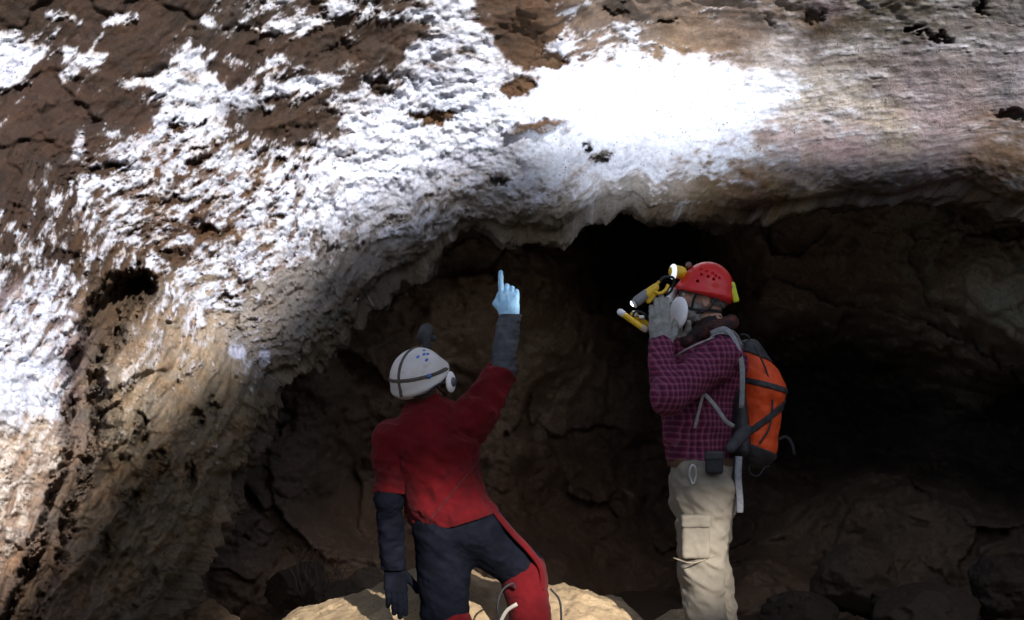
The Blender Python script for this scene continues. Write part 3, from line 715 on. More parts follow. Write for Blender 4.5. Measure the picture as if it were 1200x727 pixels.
# plaid shirt
m, nt, b = newmat('plaid_cotton')
tc = nt.nodes.new('ShaderNodeTexCoord'); sp = nt.nodes.new('ShaderNodeSeparateXYZ')
nz_ = N(nt, 'ShaderNodeTexNoise'); nz_.inputs['Scale'].default_value = 6
mxv = nt.nodes.new('ShaderNodeMix'); mxv.data_type = 'VECTOR'; mxv.inputs[0].default_value = .02
nt.links.new(tc.outputs['Object'], nz_.inputs['Vector']); nt.links.new(tc.outputs['Object'], mxv.inputs[4]); nt.links.new(nz_.outputs['Color'], mxv.inputs[5]); nt.links.new(mxv.outputs[1], sp.inputs[0])
def mth(op, a, bv, cv=None):
    n = nt.nodes.new('ShaderNodeMath'); n.operation = op
    for i, v in enumerate((a, bv, cv)):
        if v is None: continue
        if isinstance(v, bpy.types.NodeSocket): nt.links.new(v, n.inputs[i])
        else: n.inputs[i].default_value = v
    return n.outputs[0]
hx = mth('ADD', sp.outputs[0], mth('MULTIPLY', sp.outputs[1], .6))
def band(v, per, wd, ph): return mth('LESS_THAN', mth('FRACT', mth('ADD', mth('MULTIPLY', v, 1 / per), ph), 0), wd)
c_ = mixc(nt, (.155, .016, .055, 1), (.060, .012, .032, 1), mth('MULTIPLY', band(hx, .023, .45, 0), .75))
c_ = mixc(nt, c_, (.060, .012, .032, 1), mth('MULTIPLY', band(sp.outputs[2], .024, .45, 0), .6))
c_ = mixc(nt, c_, (.46, .22, .30, 1), mth('MULTIPLY', band(hx, .023, .32, .3), .15))
c_ = mixc(nt, c_, (.46, .22, .30, 1), mth('MULTIPLY', band(sp.outputs[2], .024, .30, .35), .14))
nt.links.new(c_, b.inputs['Base Color']); b.inputs['Roughness'].default_value = .9; b.inputs['Specular IOR Level'].default_value = .2
PLAID = m
sh = [cone(J(840, 402), J(829, 440), .070, .135, .05, ((1, 0, 0), 1.05)), cone(J(829, 440), J(819, 495), .142, .142, .05, ((1, 0, 0), 1.05)), cone(J(819, 495), J(820, 545), .142, .136, .04, ((1, 0, 0), 1.02)),
      cone(sL, sR, .072, .072, .05), ell(J(855, 430), (.07, .15, .10), .04)]
sh += [cone(sL, eL, .074, .066, .04), cone(eL, wL + [0, 0, -.0], .066, .044, .02), cone(sR, eR, .074, .064, .04), cone(eR, wR, .062, .044, .02)]
sh += [plane(J(820, 540), (.02, 0, -1)), plane(J(837, 394), (-.25, 0, 1), op='cut')]
sh[-1] = ell(J(834, 376), (.10, .10, .062), .01, op='sub')
shn = lambda P: -.015 * (ridge(P * np.array([5, 5, 7.5]) + P[..., [2, 0, 1]] * np.array([3.5, 0, 3]), 3, .5) - .35) - .010 * folds(P, (.5, .2, -.8), 12, 5.)
sdf_obj('shirt', sh, .0055, PLAID, man, noise=shn)
sdf_obj('cuff', [cone(wL + [.001, 0, -.045], wL + [0, 0, .012], .050, .050, .004), plane(wL + [0, 0, .006], (0, 0, 1)), plane(wL + [0, 0, -.048], (0, 0, -1))], .004, PLAID, man)
DARK = simple('black_webbing', (.022, .022, .025), .75, .3, 80, bump=.3); GREY = simple('grey_webbing', (.27, .27, .28), .8, .2, 80, bump=.3)
BELT = simple('brown_belt', (.10, .05, .03), .5)
sdf_obj('belt', [cone(J(822, 536), J(822, 546), .140, .138, .004, ((1, 0, 0), 1.0)), plane(J(822, 536), (0, 0, 1)), plane(J(822, 547), (0, 0, -1))], .004, BELT, man)
# scarf rolled round the neck
sc_pts = [J(835, 386) + np.array([math.cos(a) * .085 - .005, math.sin(a) * .082, -.055 * math.cos(a) * -.55 - .0]) for a in np.linspace(0, 2 * math.pi, 13)]
SCARF = simple('rust_scarf', (.10, .028, .020), .95, .7, 28, bump=.8, bscale=150, dirt=((.022, .018, .018), .47))
sdf_obj('scarf', [cone(J(830, 381), J(834, 394), .062, .076, .01)] + chain(sc_pts, [.020, .024, .020, .023, .022, .024, .020, .024, .020, .025, .021, .024, .020], .015) + [ell(J(806, 400, -.02), (.035, .05, .028), .02)], .004, SCARF, man, noise=lambda P: -.006 * ridge(P * 26, 3))
# beard
bg_ = lambda l, f_, u: hc + Rh @ (np.array([l, f_, u]) * HS)
br = [ell(bg_(0, .045, -.078), (.058, .055, .036), .02, Rh), ell(bg_(.045, .025, -.058), (.022, .032, .042), .02, Rh), ell(bg_(-.045, .025, -.058), (.022, .032, .042), .02, Rh)]
sdf_obj('beard', br, .0035, BEARD, man, noise=lambda P: -.004 * ridge(P * 60, 2))
hr = [ell(bg_(0, -.045, .012), (.077, .062, .050), .01, Rh)]
sdf_obj('hair', hr, .004, BEARD, man, noise=lambda P: -.003 * ridge(P * 60, 2))
EYE = simple('eye_white', (.7, .68, .65), .2, .02)
for s_ in (1, -1):
    ey = sdf_obj('eye', [ell(bg_(s_ * .030, .081, .004), (.0115,) * 3, .001)], .002, EYE, man)
    sdf_obj('iris', [ell(bg_(s_ * .030, .0915, .004), (.004, .003, .004), .001)], .0012, simple('iris_brown', (.03, .02, .012), .2), ey)
# glasses
GLF = simple('dark_glasses_frame', (.03, .025, .025), .3)
gl = tube('glasses', [bg_(.034 + .023 * math.cos(a), .104, .002 + .017 * math.sin(a)) for a in np.linspace(0, 2 * math.pi, 14)], .0022, GLF, man, n=6)
tube('lens_rim', [bg_(-.034 + .023 * math.cos(a), .104, .002 + .017 * math.sin(a)) for a in np.linspace(0, 2 * math.pi, 14)], .0022, GLF, gl, n=6)
for s_ in (1, -1): tube('temple', [bg_(s_ * .057, .102, .008), bg_(s_ * .080, .04, .010), bg_(s_ * .082, -.015, .008)], .0022, GLF, gl, n=6)
# respirator: grey half mask with a round pale filter disc on each cheek
MASK = simple('grey_rubber_mask', (.10, .10, .11), .5); DISC = simple('pale_filter', (.86, .83, .84), .7, .04, 20); 
mk = sdf_obj('respirator', [ell(bg_(0, .088, -.050), (.044, .040, .046), .01, Rh), cone(bg_(0, .11, -.055), bg_(0, .135, -.060), .022, .020, .01)], .0035, MASK, man)
for cc, ax_ in ((J(795, 367, -.085), nrm([-.84, -.50, .10])), (J(787, 355, .06), nrm([-.9, .35, .1]))):
    sdf_obj('filter_disc', [ell(cc, np.array([.056, .021, .067]), .004, basis(ax_, [.15, 0, 1]))], .0035, DISC, mk)
    sdf_obj('filter_mount', [cone(bg_(0, .10, -.05), cc * .75 + bg_(0, .10, -.05) * .25, .020, .018, .006)], .0035, MASK, mk)
for s_ in (1, -1):
    tube('mask_strap', [bg_(s_ * .045, .085, -.050), bg_(s_ * .075, .03, -.058), bg_(s_ * .070, -.04, -.050), bg_(s_ * .02, -.085, -.045)], .006, DARK, mk, n=8, flat=.35)

# red helmet
def helmet(parent, c, Rm, mat, size=(.112, .142, .118), name='helmet', holes=True, brim=.012):
    a, b_, h = size; pr = [ell((0, 0, 0), (a, b_, h), .01)]
    pr += [ell((0, b_ * .62, -.010), (a * .80, b_ * .50, .030), .035)] if brim else []
    pr += [ell((0, .004, -.018), (a + .006, b_ + .006, .018), .02)]
    pr += [ell((0, 0, -.012), (a - .007, b_ - .007, h - .007), .003, op='sub'), plane((0, 0, -.034), (0, .10, -1), .004)]
    if holes:
        for s_ in (1, -1):
            for (y, z) in ((.045, .072), (.020, .068), (-.004, .064), (.040, .050), (.012, .047), (-.018, .056), (-.012, .040), (-.034, .050), (.05, .02)):
                x = a * math.sqrt(max(0, 1 - (y / b_) ** 2 - (z / h) ** 2)); pr.append(ell((s_ * x, y, z), (.012, .0062, .0062), .001, op='sub'))
    return sdf_obj(name, pr, .0032, mat, parent, M=to(c, Rm), lo=(-a - .02, -b_ - .02, -.06), hi=(a + .02, b_ + .05, h + .015))
RED = simple('red_helmet_plastic', (.62, .022, .022), .32, .06, 15, bump=.05, dirt=((.30, .06, .04), .60))
hcR = hc + Rh @ np.array([0, -.010, .036]); Rt = basis([-1, .05, .20], [.2, 0, 1])
hm = helmet(man, hcR, Rt, RED, (.102, .110, .117)); 
hg = lambda l, f_, u: hcR + Rt @ np.array([l, f_, u])
YEL = simple('yellow_plastic', (.78, .48, .03), .4, .1, 20); LIME = simple('lime_plastic', (.60, .68, .04), .4, .1, 20)
m, nt, b = newmat('lit_lens'); b.inputs['Base Color'].default_value = (.8, .82, .85, 1); b.inputs['Emission Color'].default_value = (.85, .92, 1, 1); b.inputs['Emission Strength'].default_value = .35; b.inputs['Roughness'].default_value = .2
LENS = m
lampc = J(795, 319, -.02); ld = nrm([-1, -.25, .05]); Rl = basis(ld, [0, 0, 1])
sdf_obj('headlamp', [cone(lampc - ld * .012, lampc + ld * .014, .024, .028, .005), cone(lampc, J(803, 328, 0), .014, .018, .01)], .003, YEL, hm)
sdf_obj('lens', [ell(lampc + ld * .022, (.030, .016, .032), .002, Rl)], .003, LENS, hm)
sdf_obj('bracket', [ell(J(807, 311, 0), (.014, .014, .014), .003)], .003, simple('brown_bracket', (.18, .10, .09), .6), hm)
bp_ = J(859.5, 343, -.03); Rb = basis([-1, 0, -.25], [.25, 0, -1])
sdf_obj('battery_pack', [box(bp_, (.022, .013, .042), R=Rb, rd=.008)], .003, LIME, hm)
sdf_obj('battery_clip', [box(bp_ + [-.012, 0, .022], (.024, .007, .008), R=Rb, rd=.003)], .003, GREY, hm)
for s_ in (1, -1):
    tube('chin_strap', [hg(s_ * .096, .045, -.03), bg_(s_ * .080, .045, -.02), bg_(s_ * .062, .045, -.075), bg_(s_ * .02, .05, -.118)], .005, DARK, hm, n=8, flat=.35)
    tube('chin_strap', [hg(s_ * .096, -.04, -.03), bg_(s_ * .086, -.02, -.05), bg_(s_ * .062, .045, -.08)], .005, DARK, hm, n=8, flat=.35)
# gloves
GLOVE = simple('grey_glove', (.27, .27, .25), .85, .2, 40, bump=.5, dirt=((.16, .14, .12), .55))
gw = wL + [.0, 0, -.012]
gv = hand(gw, (-.03, -.05, 1), (.05, 1, .05), (1, .25, 0), [.13, .16, .18, .24], .0125, 1.12, thumb=(.35, .7)) + [cone(gw + [0, 0, -.03], gw + [0, 0, .02], .036, .034, .02, ((0, 1, 0), 1.15))]
sdf_obj('glove', gv, .0028, GLOVE, man, noise=lambda P: -.0015 * ridge(P * 50, 2))
gw2 = wR + [0, 0, -.01]
sdf_obj('glove', hand(gw2, (-.10, .0, 1), (-.35, -1, 0), (.8, -.35, 0), [.35, .38, .4, .42], .012, 1.05) + [cone(gw2 + [0, 0, -.03], gw2 + [0, 0, .02], .034, .033, .02)], .003, GLOVE, man)
# carabiner and pouch at the belt
ST = simple('worn_aluminium', (.55, .55, .55), .35, .1, 30, metal=.85)
cb = J(812, 556, -.232)
tag(tube('carabiner', [cb + np.array([.013 * math.cos(a) * (1.0 if math.sin(a) > -.3 else .8), 0, .036 * math.sin(a)]) for a in np.linspace(.5 * math.pi, 2.5 * math.pi, 22)], .0038, ST, None, origin=cb, n=8),
    'oval metal carabiner hanging from the belt of the beige trousers', 'carabiner')
po = empty('belt_pouch', J(837, 545, -.16)); tag(po, 'small black pouch clipped to the belt beside the carabiner', 'pouch')
sdf_obj('pouch_body', [box(J(837, 543, -.205), (.034, .022, .042), rd=.012)], .003, DARK, po)
sdf_obj('pouch_flap', [box(J(837, 534, -.212), (.036, .019, .018), rd=.008)], .003, simple('black_flap', (.035, .035, .04), .5), po)
# knee wrinkles handled in cloth

# ---------------------------------------------------------------- orange rucksack
pk0 = J(886, 470); rs = empty('rucksack', J(880, 545)); tag(rs, 'orange and black rucksack worn on the back of the plaid shirt', 'rucksack')
ORA = simple('orange_nylon', (.75, .075, .010), .6, .12, 12, bump=.3, bscale=300, dirt=((.38, .06, .02), .58))
BLK = simple('black_nylon', (.035, .033, .036), .6, .3, 30, bump=.4)
up = nrm(J(870, 400) - J(890, 540)); ax1 = J(877, 418); ax2 = J(886, 520)
packp = [cone(ax1, J(890, 455), .060, .088, .04, ((0, 1, 0), .72)), cone(J(890, 455), ax2, .090, .084, .04, ((0, 1, 0), .72))]
pn = lambda P: -.008 * ridge(P * np.array([6, 6, 8]), 3) - .003 * fbm(P * 25, 2)
sdf_obj('pack_body', packp, .0045, ORA, rs, noise=pn)
def strap_on(name, pl_p, pl_n, w_, mat, g=.006):
    n_ = nrm(pl_n); p_ = np.array(pl_p)
    return sdf_obj(name, packp + [plane(p_ + n_ * w_, n_, .002), plane(p_ - n_ * w_, -n_, .002)], .0045, mat, rs, noise=pn, grow=g)
strap_on('compression_strap', J(893, 452), (.25, 0, 1), .012, BLK)
strap_on('compression_strap', J(893, 494), (-.75, .1, 1), .013, BLK)
# black lower shell and back panel
sdf_obj('base_panel', packp + [plane(J(884, 523), (.38, 0, 1), .004)], .0045, BLK, rs, noise=pn, grow=.008)
sdf_obj('back_panel', [cone(J(862, 410), J(866, 525), .035, .050, .03, ((0, 1, 0), .36))], .005, BLK, rs)
sdf_obj('top_lid', packp + [plane(J(872, 414), (-.35, 0, -1), .004)], .0045, BLK, rs, noise=pn, grow=.006)
# front panel seam: the darker line down the orange cloth
tube('zip', [J(884, 405, -.13), J(897, 432, -.128), J(905, 465, -.125), J(902, 500, -.13), J(890, 520, -.13)], .004, BLK, rs, n=6)
for dy, n_ in ((-.19, 0), (.19, 1)):
    tube('shoulder_strap', [J(862, 405, dy * .7), J(850, 390, dy * .75), J(832, 388, dy), J(815, 402, dy * 1.06 if n_ else dy * 1.02), J(812, 430, dy * .9), J(812, 455, dy * .95)] if n_ else
         [J(868, 418, -.15), J(862, 398, -.20), J(846, 391, -.205), J(833, 395, -.19)], .014, GREY if not n_ else BLK, rs, n=10, flat=.3, nv=(-.3, 0, 1))
tube('shoulder_strap', [J(833, 391, -.175), J(850, 386, -.215), J(862, 400, -.235), J(869, 425, -.235), J(870, 450, -.22), J(869, 478, -.19)], .011, GREY, rs, n=10, flat=.35, nv=(.2, -1, .2))
# pale webbing V on the flank
tube('webbing', [J(823, 459, -.205), J(838, 476, -.215), J(850, 493, -.20), J(860, 500, -.17)], .0085, GREY, rs, n=8, flat=.3, nv=(0, 1, 0))
tube('webbing', [J(824, 461, -.208), J(820, 478, -.205), J(814, 502, -.190)], .006, GREY, rs, n=8, flat=.3, nv=(0, 1, 0))
sdf_obj('hip_belt', [cone(J(873, 505, -.12), J(856, 525, -.17), .030, .022, .01, ((0, 1, 0), 2.0))], .004, BLK, rs)
tube('hanging_strap', [J(866, 535, -.14), J(865, 560, -.15), J(867, 585, -.15), J(867, 601, -.15)], .014, GREY, rs, n=8, flat=.2, nv=(0, 1, 0))
tube('hanging_strap', [J(862, 535, -.13), J(860, 560, -.135), J(861, 582, -.135)], .008, DARK, rs, n=8, flat=.2, nv=(0, 1, 0))
tube('webbing_loop', [J(905, 520, -.05), J(920, 512, -.05), J(928, 520, -.05), J(931, 533, -.05)], .006, DARK, rs, n=8, flat=.3, nv=(0, 1, 0))
tube('webbing_loop', [J(880, 540, -.06), J(878, 553, -.07), J(888, 558, -.07), J(896, 548, -.06), J(902, 546, -.06)], .004, DARK, rs, n=8)
tube('haul_loop', [J(866, 404, 0), J(868, 393, -.02), J(877, 395, -.03), J(878, 406, -.02)], .005, DARK, rs, n=8)
tube('hydration_hose', [J(872, 408, -.05), J(858, 388, -.12), J(835, 396, -.20), J(800, 412, -.19), J(789, 425, -.12), J(800, 440, -.17)], .004, simple('grey_hose', (.30, .28, .26), .4), rs, n=8)

# ---------------------------------------------------------------- gear in his hand
dv = empty('clamp_lamp', J(772, 352, -.14)); tag(dv, 'grey and yellow hand lamp with curved clamp arms held above the grey glove', 'lamp')
GP = simple('grey_plastic', (.20, .20, .21), .4, .15, 30); WH = simple('white_plastic', (.72, .72, .74), .4, .05)
lampA, lampB = J(747, 353, -.16), J(766, 338, -.15)
sdf_obj('lamp_head', [cone(lampA, J(757, 345, -.155), .021, .019, .006)], .003, GP, dv)
sdf_obj('lamp_body', [cone(J(758, 345, -.155), J(768, 337, -.15), .019, .016, .006), cone(J(760, 353, -.15), J(768, 344, -.15), .011, .009, .01)], .003, YEL, dv)
adir = nrm(lampA - lampB); sdf_obj('lens', [ell(lampA - adir * -.020, (.018, .007, .018), .002, basis(adir, [0, 0, 1]))], .0025, WH, dv)
tube('clamp_arm', [J(761, 343, -.15), J(767, 336, -.15), J(773, 330, -.15)], .006, YEL, dv, n=10)
tube('clamp_arm', [J(764, 340, -.16), J(772, 344, -.16), J(779, 341, -.155), J(783, 334, -.15)], .0068, YEL, dv, n=10)
tube('cable', [J(773, 331, -.15), J(777, 326, -.15), J(785, 324.5, -.15), J(790, 328, -.14), J(787, 340, -.12), J(781, 346, -.12)], .0055, DARK, dv, n=8)
sdf_obj('handle', [cone(J(770, 348, -.12), J(778, 366, -.11), .018, .020, .01)], .0035, DARK, dv)
tc_ = empty('diving_torch', J(745, 378, -.14)); tag(tc_, 'slim yellow torch with pale ends held low in front of the grey glove', 'torch')
tA, tB = J(727, 366, -.15), J(756, 386, -.15)
sdf_obj('torch_tube', [cone(J(731, 369, -.15), J(752, 383.5, -.15), .0125, .0125, .004)], .0028, YEL, tc_)
sdf_obj('torch_end', [cone(tA, J(730, 368, -.15), .014, .0135, .003)], .0028, WH, tc_)
sdf_obj('torch_end', [cone(J(753, 384, -.15), tB, .0135, .013, .003)], .0028, simple('buff_cap', (.50, .42, .33), .5), tc_)
sdf_obj('side_grip', [cone(J(742, 369, -.13), J(761, 382, -.11), .013, .012, .004)], .0028, YEL, tc_)
sdf_obj('buckle', [box(J(744, 368, -.145), (.010, .008, .012), rd=.003), box(J(752, 372, -.14), (.012, .008, .008), rd=.003)], .0022, ST, tc_)
tube('strap', [J(741, 372, -.15), J(745, 365, -.155), J(755, 368, -.15), J(762, 377, -.13)], .005, DARK, tc_, n=8, flat=.5)

# ---------------------------------------------------------------- the man in the white helmet, seen from behind, pointing up
YL = 5.7
def K(px, py, dy=0.0): return at(px, py, YL + dy)
base2 = at(545, 838, YL); base2[2] = .02
h2 = K(494, 447, .02); f2 = nrm([.48, .74, .50]); R2 = basis(f2, [-.25, -.35, 1])
nk2 = K(502, 486, 0); S2L, S2R = K(462, 518, -.02), K(553, 492, .02)
E2R, W2R = K(588, 437, .10), K(597, 368, .14)
E2L, W2L = K(456, 586, -.05), K(461, 668, .03)
pv = K(535, 606, 0)
hL, hR = K(519, 622, -.01), K(556, 620, .02)
k2L, a2L = K(521, 716, .05), K(545, 812, -.02)
k2R, a2R = K(612, 668, .10), K(628, 770, .0)
b2 = head_prims(h2, R2, .96) + [cone(h2 + R2 @ [0, -.02, -.06], nk2, .054, .06, .03), cone(nk2, K(508, 530), .06, .12, .05, ((0, 1, 0), 1.4)), cone(K(508, 530), K(520, 575), .125, .105, .05, ((0, 1, 0), 1.4)),
     cone(K(520, 575), pv, .105, .10, .05, ((0, 1, 0), 1.2)), cone(S2L, S2R, .05, .05, .05)]
b2 += chain([S2R, E2R, W2R], [.050, .038, .025], .02) + chain([S2L, E2L, W2L], [.048, .038, .026], .02)
b2 += chain([hL, k2L, a2L], [.085, .058, .04], .03) + chain([hR, k2R, a2R], [.085, .058, .04], .03)
for a in (a2L, a2R): b2 += [cone(a, a + [0, -.02, -.07], .036, .034), cone(a + [0, -.03, -.085], a + [.03, .15, -.10], .034, .027, .03)]
b2 += hand(W2R + [0, 0, -.012], (-.03, .0, 1), (.1, 1, 0), (-1, .1, 0), [.02, 1.0, 1.05, 1.0], .0060, 1.02, thumb=(-.3, .9)) + hand(W2L + [0, 0, .02], (.10, 0, -1), (-.3, 1, 0), (1, .3, 0), [.10, .12, .15, .2], .0065, 1.10, thumb=(.9, .2))
man2 = sdf_obj('person', b2, .006, SKIN, None, origin=base2)
tag(man2, 'person in white helmet and red top seen from behind, one hand pointing up', 'person')
REDC = simple('red_fabric', (.105, .004, .006), .85, .22, 10, bump=.5, bscale=420, dirt=((.06, .006, .008), .56), spec=.12, sheen=.05)
NAVY = simple('navy_fabric', (.007, .008, .013), .85, .3, 12, bump=.5, bscale=420, dirt=((.014, .013, .013), .6), spec=.04)
SLV = simple('grey_black_fabric', (.060, .062, .072), .8, .35, 14, bump=.6, bscale=420, dirt=((.03, .03, .035), .5))
tp = [cone(nk2, K(508, 528), .075, .158, .05, ((0, 1, 0), 1.25)), cone(K(508, 528), K(520, 575), .165, .145, .05, ((0, 1, 0), 1.25)), cone(K(520, 575), K(531, 612), .148, .146, .04, ((0, 1, 0), 1.15)),
      cone(S2L, K(505, 500), .068, .075, .05), cone(S2R, K(505, 500), .074, .075, .05), cone(nk2 + [0, 0, -.02], h2 + R2 @ [0, -.025, -.075], .072, .062, .02),
      cone(S2R, E2R + (S2R - E2R) * .03, .080, .058, .05), cone(S2L, E2L + (S2L - E2L) * .10, .074, .060, .05)]
tp += [plane(K(520, 618), (.30, 0, -1)), plane(E2R + (S2R - E2R) * -.02, E2R - S2R), plane(E2L + (S2L - E2L) * .10, E2L - S2L)]
tpn = lambda P: -.018 * (ridge(P * np.array([4.5, 4, 4.5]) + P[..., [2, 0, 0]] * np.array([4, 0, -3]), 3, .5) - .35) - .013 * folds(P, (-.6, .2, -.75), 11, 3.) - .008 * folds(P, (.8, .1, -.5), 15, 8.)
# the cutting planes of the sleeves must not slice the trunk: build trunk and sleeves apart, then blend by overlap
hemb = ell(K(534, 602), (.172, .148, .085), .03); trunk = tp[:6] + [hemb, tp[8]]; tr0 = tp[:6] + [hemb]
sdf_obj('jacket', trunk, .0055, REDC, man2, noise=tpn)
sdf_obj('sleeve', [tp[6], cone(S2R, K(530, 505), .080, .09, .04), tp[9]], .005, REDC, man2, noise=tpn)
sdf_obj('sleeve', [tp[7], cone(S2L, K(480, 515), .074, .08, .04), tp[10]], .005, REDC, man2, noise=tpn)
_n = nrm(np.cross(K(577, 521) - K(500, 614), K(540, 570) - CAM))
sdf_obj('seam', tr0 + [plane(K(540, 566) + _n * .003, _n, .001), plane(K(540, 566) - _n * .003, -_n, .001), plane(K(560, 560, .02), (0, 1, 0), .001), plane(K(574, 524), (.2, 0, 1), .001)], .0035, simple('dark_seam', (.05, .005, .008)), man2, noise=tpn, grow=.003)
tube('collar', [nk2 + np.array([math.cos(a) * .078, math.sin(a) * .072, .012 + .012 * math.sin(a)]) for a in np.linspace(0, 2 * math.pi, 16)], .014, REDC, man2, n=10)
# lower sleeves
lsn = lambda P: -.011 * ridge(P * np.array([7, 7, 16]), 3, .5) - .006 * folds(P, (.9, 0, .5), 20, 1.)
sdf_obj('lower_sleeve', [cone(E2R + (S2R - E2R) * .12, E2R, .044, .046, .02), cone(E2R, W2R + [0, 0, -.005], .048, .041, .02), plane(W2R + [0, 0, -.002], (0, 0, 1))], .004, SLV, man2, noise=lsn)
sdf_obj('lower_sleeve', [cone(E2L + (S2L - E2L) * .3, E2L, .046, .049, .02), cone(E2L, W2L + [0, 0, .01], .049, .042, .02), plane(W2L, (0, 0, -1))], .0045, NAVY, man2, noise=lsn)
BLUE = simple('pale_blue_glove', (.34, .58, .78), .6, .1, 40, bump=.3, dirt=((.25, .50, .72), .5))
g2 = W2R + [0, 0, -.012]
sdf_obj('glove', hand(g2, (-.03, .0, 1), (.1, 1, 0), (-1, .1, 0), [.02, 1.0, 1.05, 1.0], .0108, 1.04, thumb=(-.3, .9)) + [cone(g2 + [0, 0, -.02], g2 + [0, 0, .03], .037, .036, .02)], .0028, BLUE, man2, noise=lambda P: -.0015 * ridge(P * 50, 2))
g3 = W2L + [0, 0, .02]
sdf_obj('glove', hand(g3, (.10, 0, -1), (-.3, 1, 0), (1, .3, 0), [.10, .12, .15, .2], .013, 1.12, thumb=(.9, .2)) + [cone(g3 + [0, 0, .03], g3, .038, .036, .02)], .003, NAVY, man2)
# trousers: navy seat and thighs, red shins with a red side stripe
t2 = [cone(K(527, 596), pv, .112, .128, .04, ((0, 1, 0), 1.1)), cone(hL, k2L, .112, .088, .05), cone(hR, k2R, .112, .082, .05), ell(K(540, 620), (.15, .12, .08), .05)]
t2 += [cone(k2L, k2L + (a2L - k2L) * .25, .086, .082, .02), cone(k2R, k2R + (a2R - k2R) * .06, .080, .078, .02), plane(K(525, 582), (.25, 0, 1))]
sdf_obj('trousers', t2, .0055, NAVY, man2, noise=lambda P: -.010 * ridge(P * np.array([5, 5, 7]) + P[..., [2, 0, 0]] * np.array([2, 0, 3]), 3) - .003 * ridge(P * 20, 2))
for kk_, aa_, t0_ in ((k2L, a2L, .22), (k2R, a2R, .02)):
    sdf_obj('shin', [cone(kk_ + (aa_ - kk_) * t0_, aa_ + [0, 0, .03], .092, .066, .02)], .005, REDC, man2, noise=lambda P: -.010 * ridge(P * np.array([6, 6, 9]), 3))
tube('side_stripe', [K(574, 592, -.06), K(586, 607, -.055), K(602, 626, -.03), K(620, 645, .0), K(634, 666, .03), K(637, 692, .03)], .021, REDC, man2, n=12, flat=.45, nv=(1, -.5, .6))
tube('knee_strap', [K(588, 735, -.06), K(583, 712, -.07), K(588, 693, -.05), K(600, 684, -.03), K(604, 690, -.02)], .0045, DARK, man2, n=8)
tube('knee_strap', [K(606, 708, -.075), K(594, 716, -.08), K(586, 730, -.07)], .008, simple('pale_trim', (.40, .36, .30), .6), man2, n=8, flat=.4)
tube('knee_strap', [K(645, 690, .03), K(656, 705, .03), K(658, 735, .02)], .0045, DARK, man2, n=8)
for a in (a2L, a2R):
    sdf_obj('boot', [cone(a + [0, 0, .06], a + [0, -.01, -.05], .066, .06, .02), cone(a + [0, -.04, -.065], a + [.03, .17, -.08], .052, .044, .03), plane(a + [0, 0, -.125], (0, 0, -1)), plane(a + [0, 0, .09], (0, 0, 1))], .006, BOOT, man2)
# white helmet with dark straps and headlamp
WHH = simple('scuffed_white_plastic', (.55, .52, .50), .45, .06, 12, bump=.08, dirt=((.42, .36, .32), .62))
hc2 = h2 + R2 @ np.array([0, -.012, .030])
HSZ = (.106, .126, .112)
hw = helmet(man2, hc2, R2, WHH, HSZ, holes=False)
g_h = lambda l, f_, u: hc2 + R2 @ np.array([l, f_, u])
DS = simple('dark_strap', (.07, .055, .045), .7, .3, 60)
shell = [ell((0, 0, 0), HSZ, .01), ell((0, .004, -.018), (HSZ[0] + .006, HSZ[1] + .006, .018), .02), ell((0, 0, -.012), (HSZ[0] - .004, HSZ[1] - .004, HSZ[2] - .004), .003, op='sub')]
def hstrap(n1, off, wd, name='strap', extra=()):
    n1 = nrm(n1); sdf_obj(name, shell + [plane(n1 * (off + wd), n1, .001), plane(n1 * (off - wd), -n1, .001)] + list(extra), .003, DS, hw, M=to(hc2, R2), grow=.004, lo=(-.13, -.15, -.05), hi=(.13, .15, .13))
hstrap((1, .0, 0), 0.0, .0065, extra=[plane((0, .08, 0), (0, 1, 0), .001), plane((0, 0, -.02), (0, 0, -1), .001)])
hstrap((0, .25, 1), .012, .007, extra=[])
BM = simple('blue_sticker', (.05, .12, .42), .6, .3)
for i_, (l, f_, u) in enumerate([(-.060, .010, .092), (-.066, .026, .085), (-.045, .036, .096), (-.078, -.008, .075), (-.052, -.02, .098)]):
    v = nrm(np.array([l, f_, u]) / np.array(HSZ)) * np.array(HSZ)
    sdf_obj('blue_mark', [ell((0, 0, 0), HSZ, .01), ell(v, (.0055, .011, .007), .001, op='int')], .0022, BM, hw, M=to(hc2, R2), grow=.0015, lo=v - .02, hi=v + .02)
v = nrm(np.array([-.09, -.045, .022]) / np.array(HSZ)) * np.array(HSZ)
sdf_obj('blue_clip', [ell(v, (.010, .012, .010), .002)], .0025, simple('blue_plastic', (.06, .14, .38), .4), hw, M=to(hc2, R2))
lc = K(499, 393, .13); 
sdf_obj('headlamp', [cone(K(496, 395, .09), K(500, 388, .15), .027, .031, .005), box(K(500, 405, .09), (.016, .022, .022), rd=.004), ell(K(508, 397, .10), (.014, .016, .014), .004)], .003, DARK, hw)
sdf_obj('lens', [ell(K(501.5, 386, .172), (.024, .008, .024), .002, basis(nrm(K(501, 388, .15) - K(497, 394, .10)), [0, 0, 1]))], .003, LENS, hw)
sdf_obj('lamp_bracket', [ell(K(495, 391, .09), (.006, .008, .010), .003)], .0025, simple('dull_red_knob', (.22, .05, .05), .5), hw)
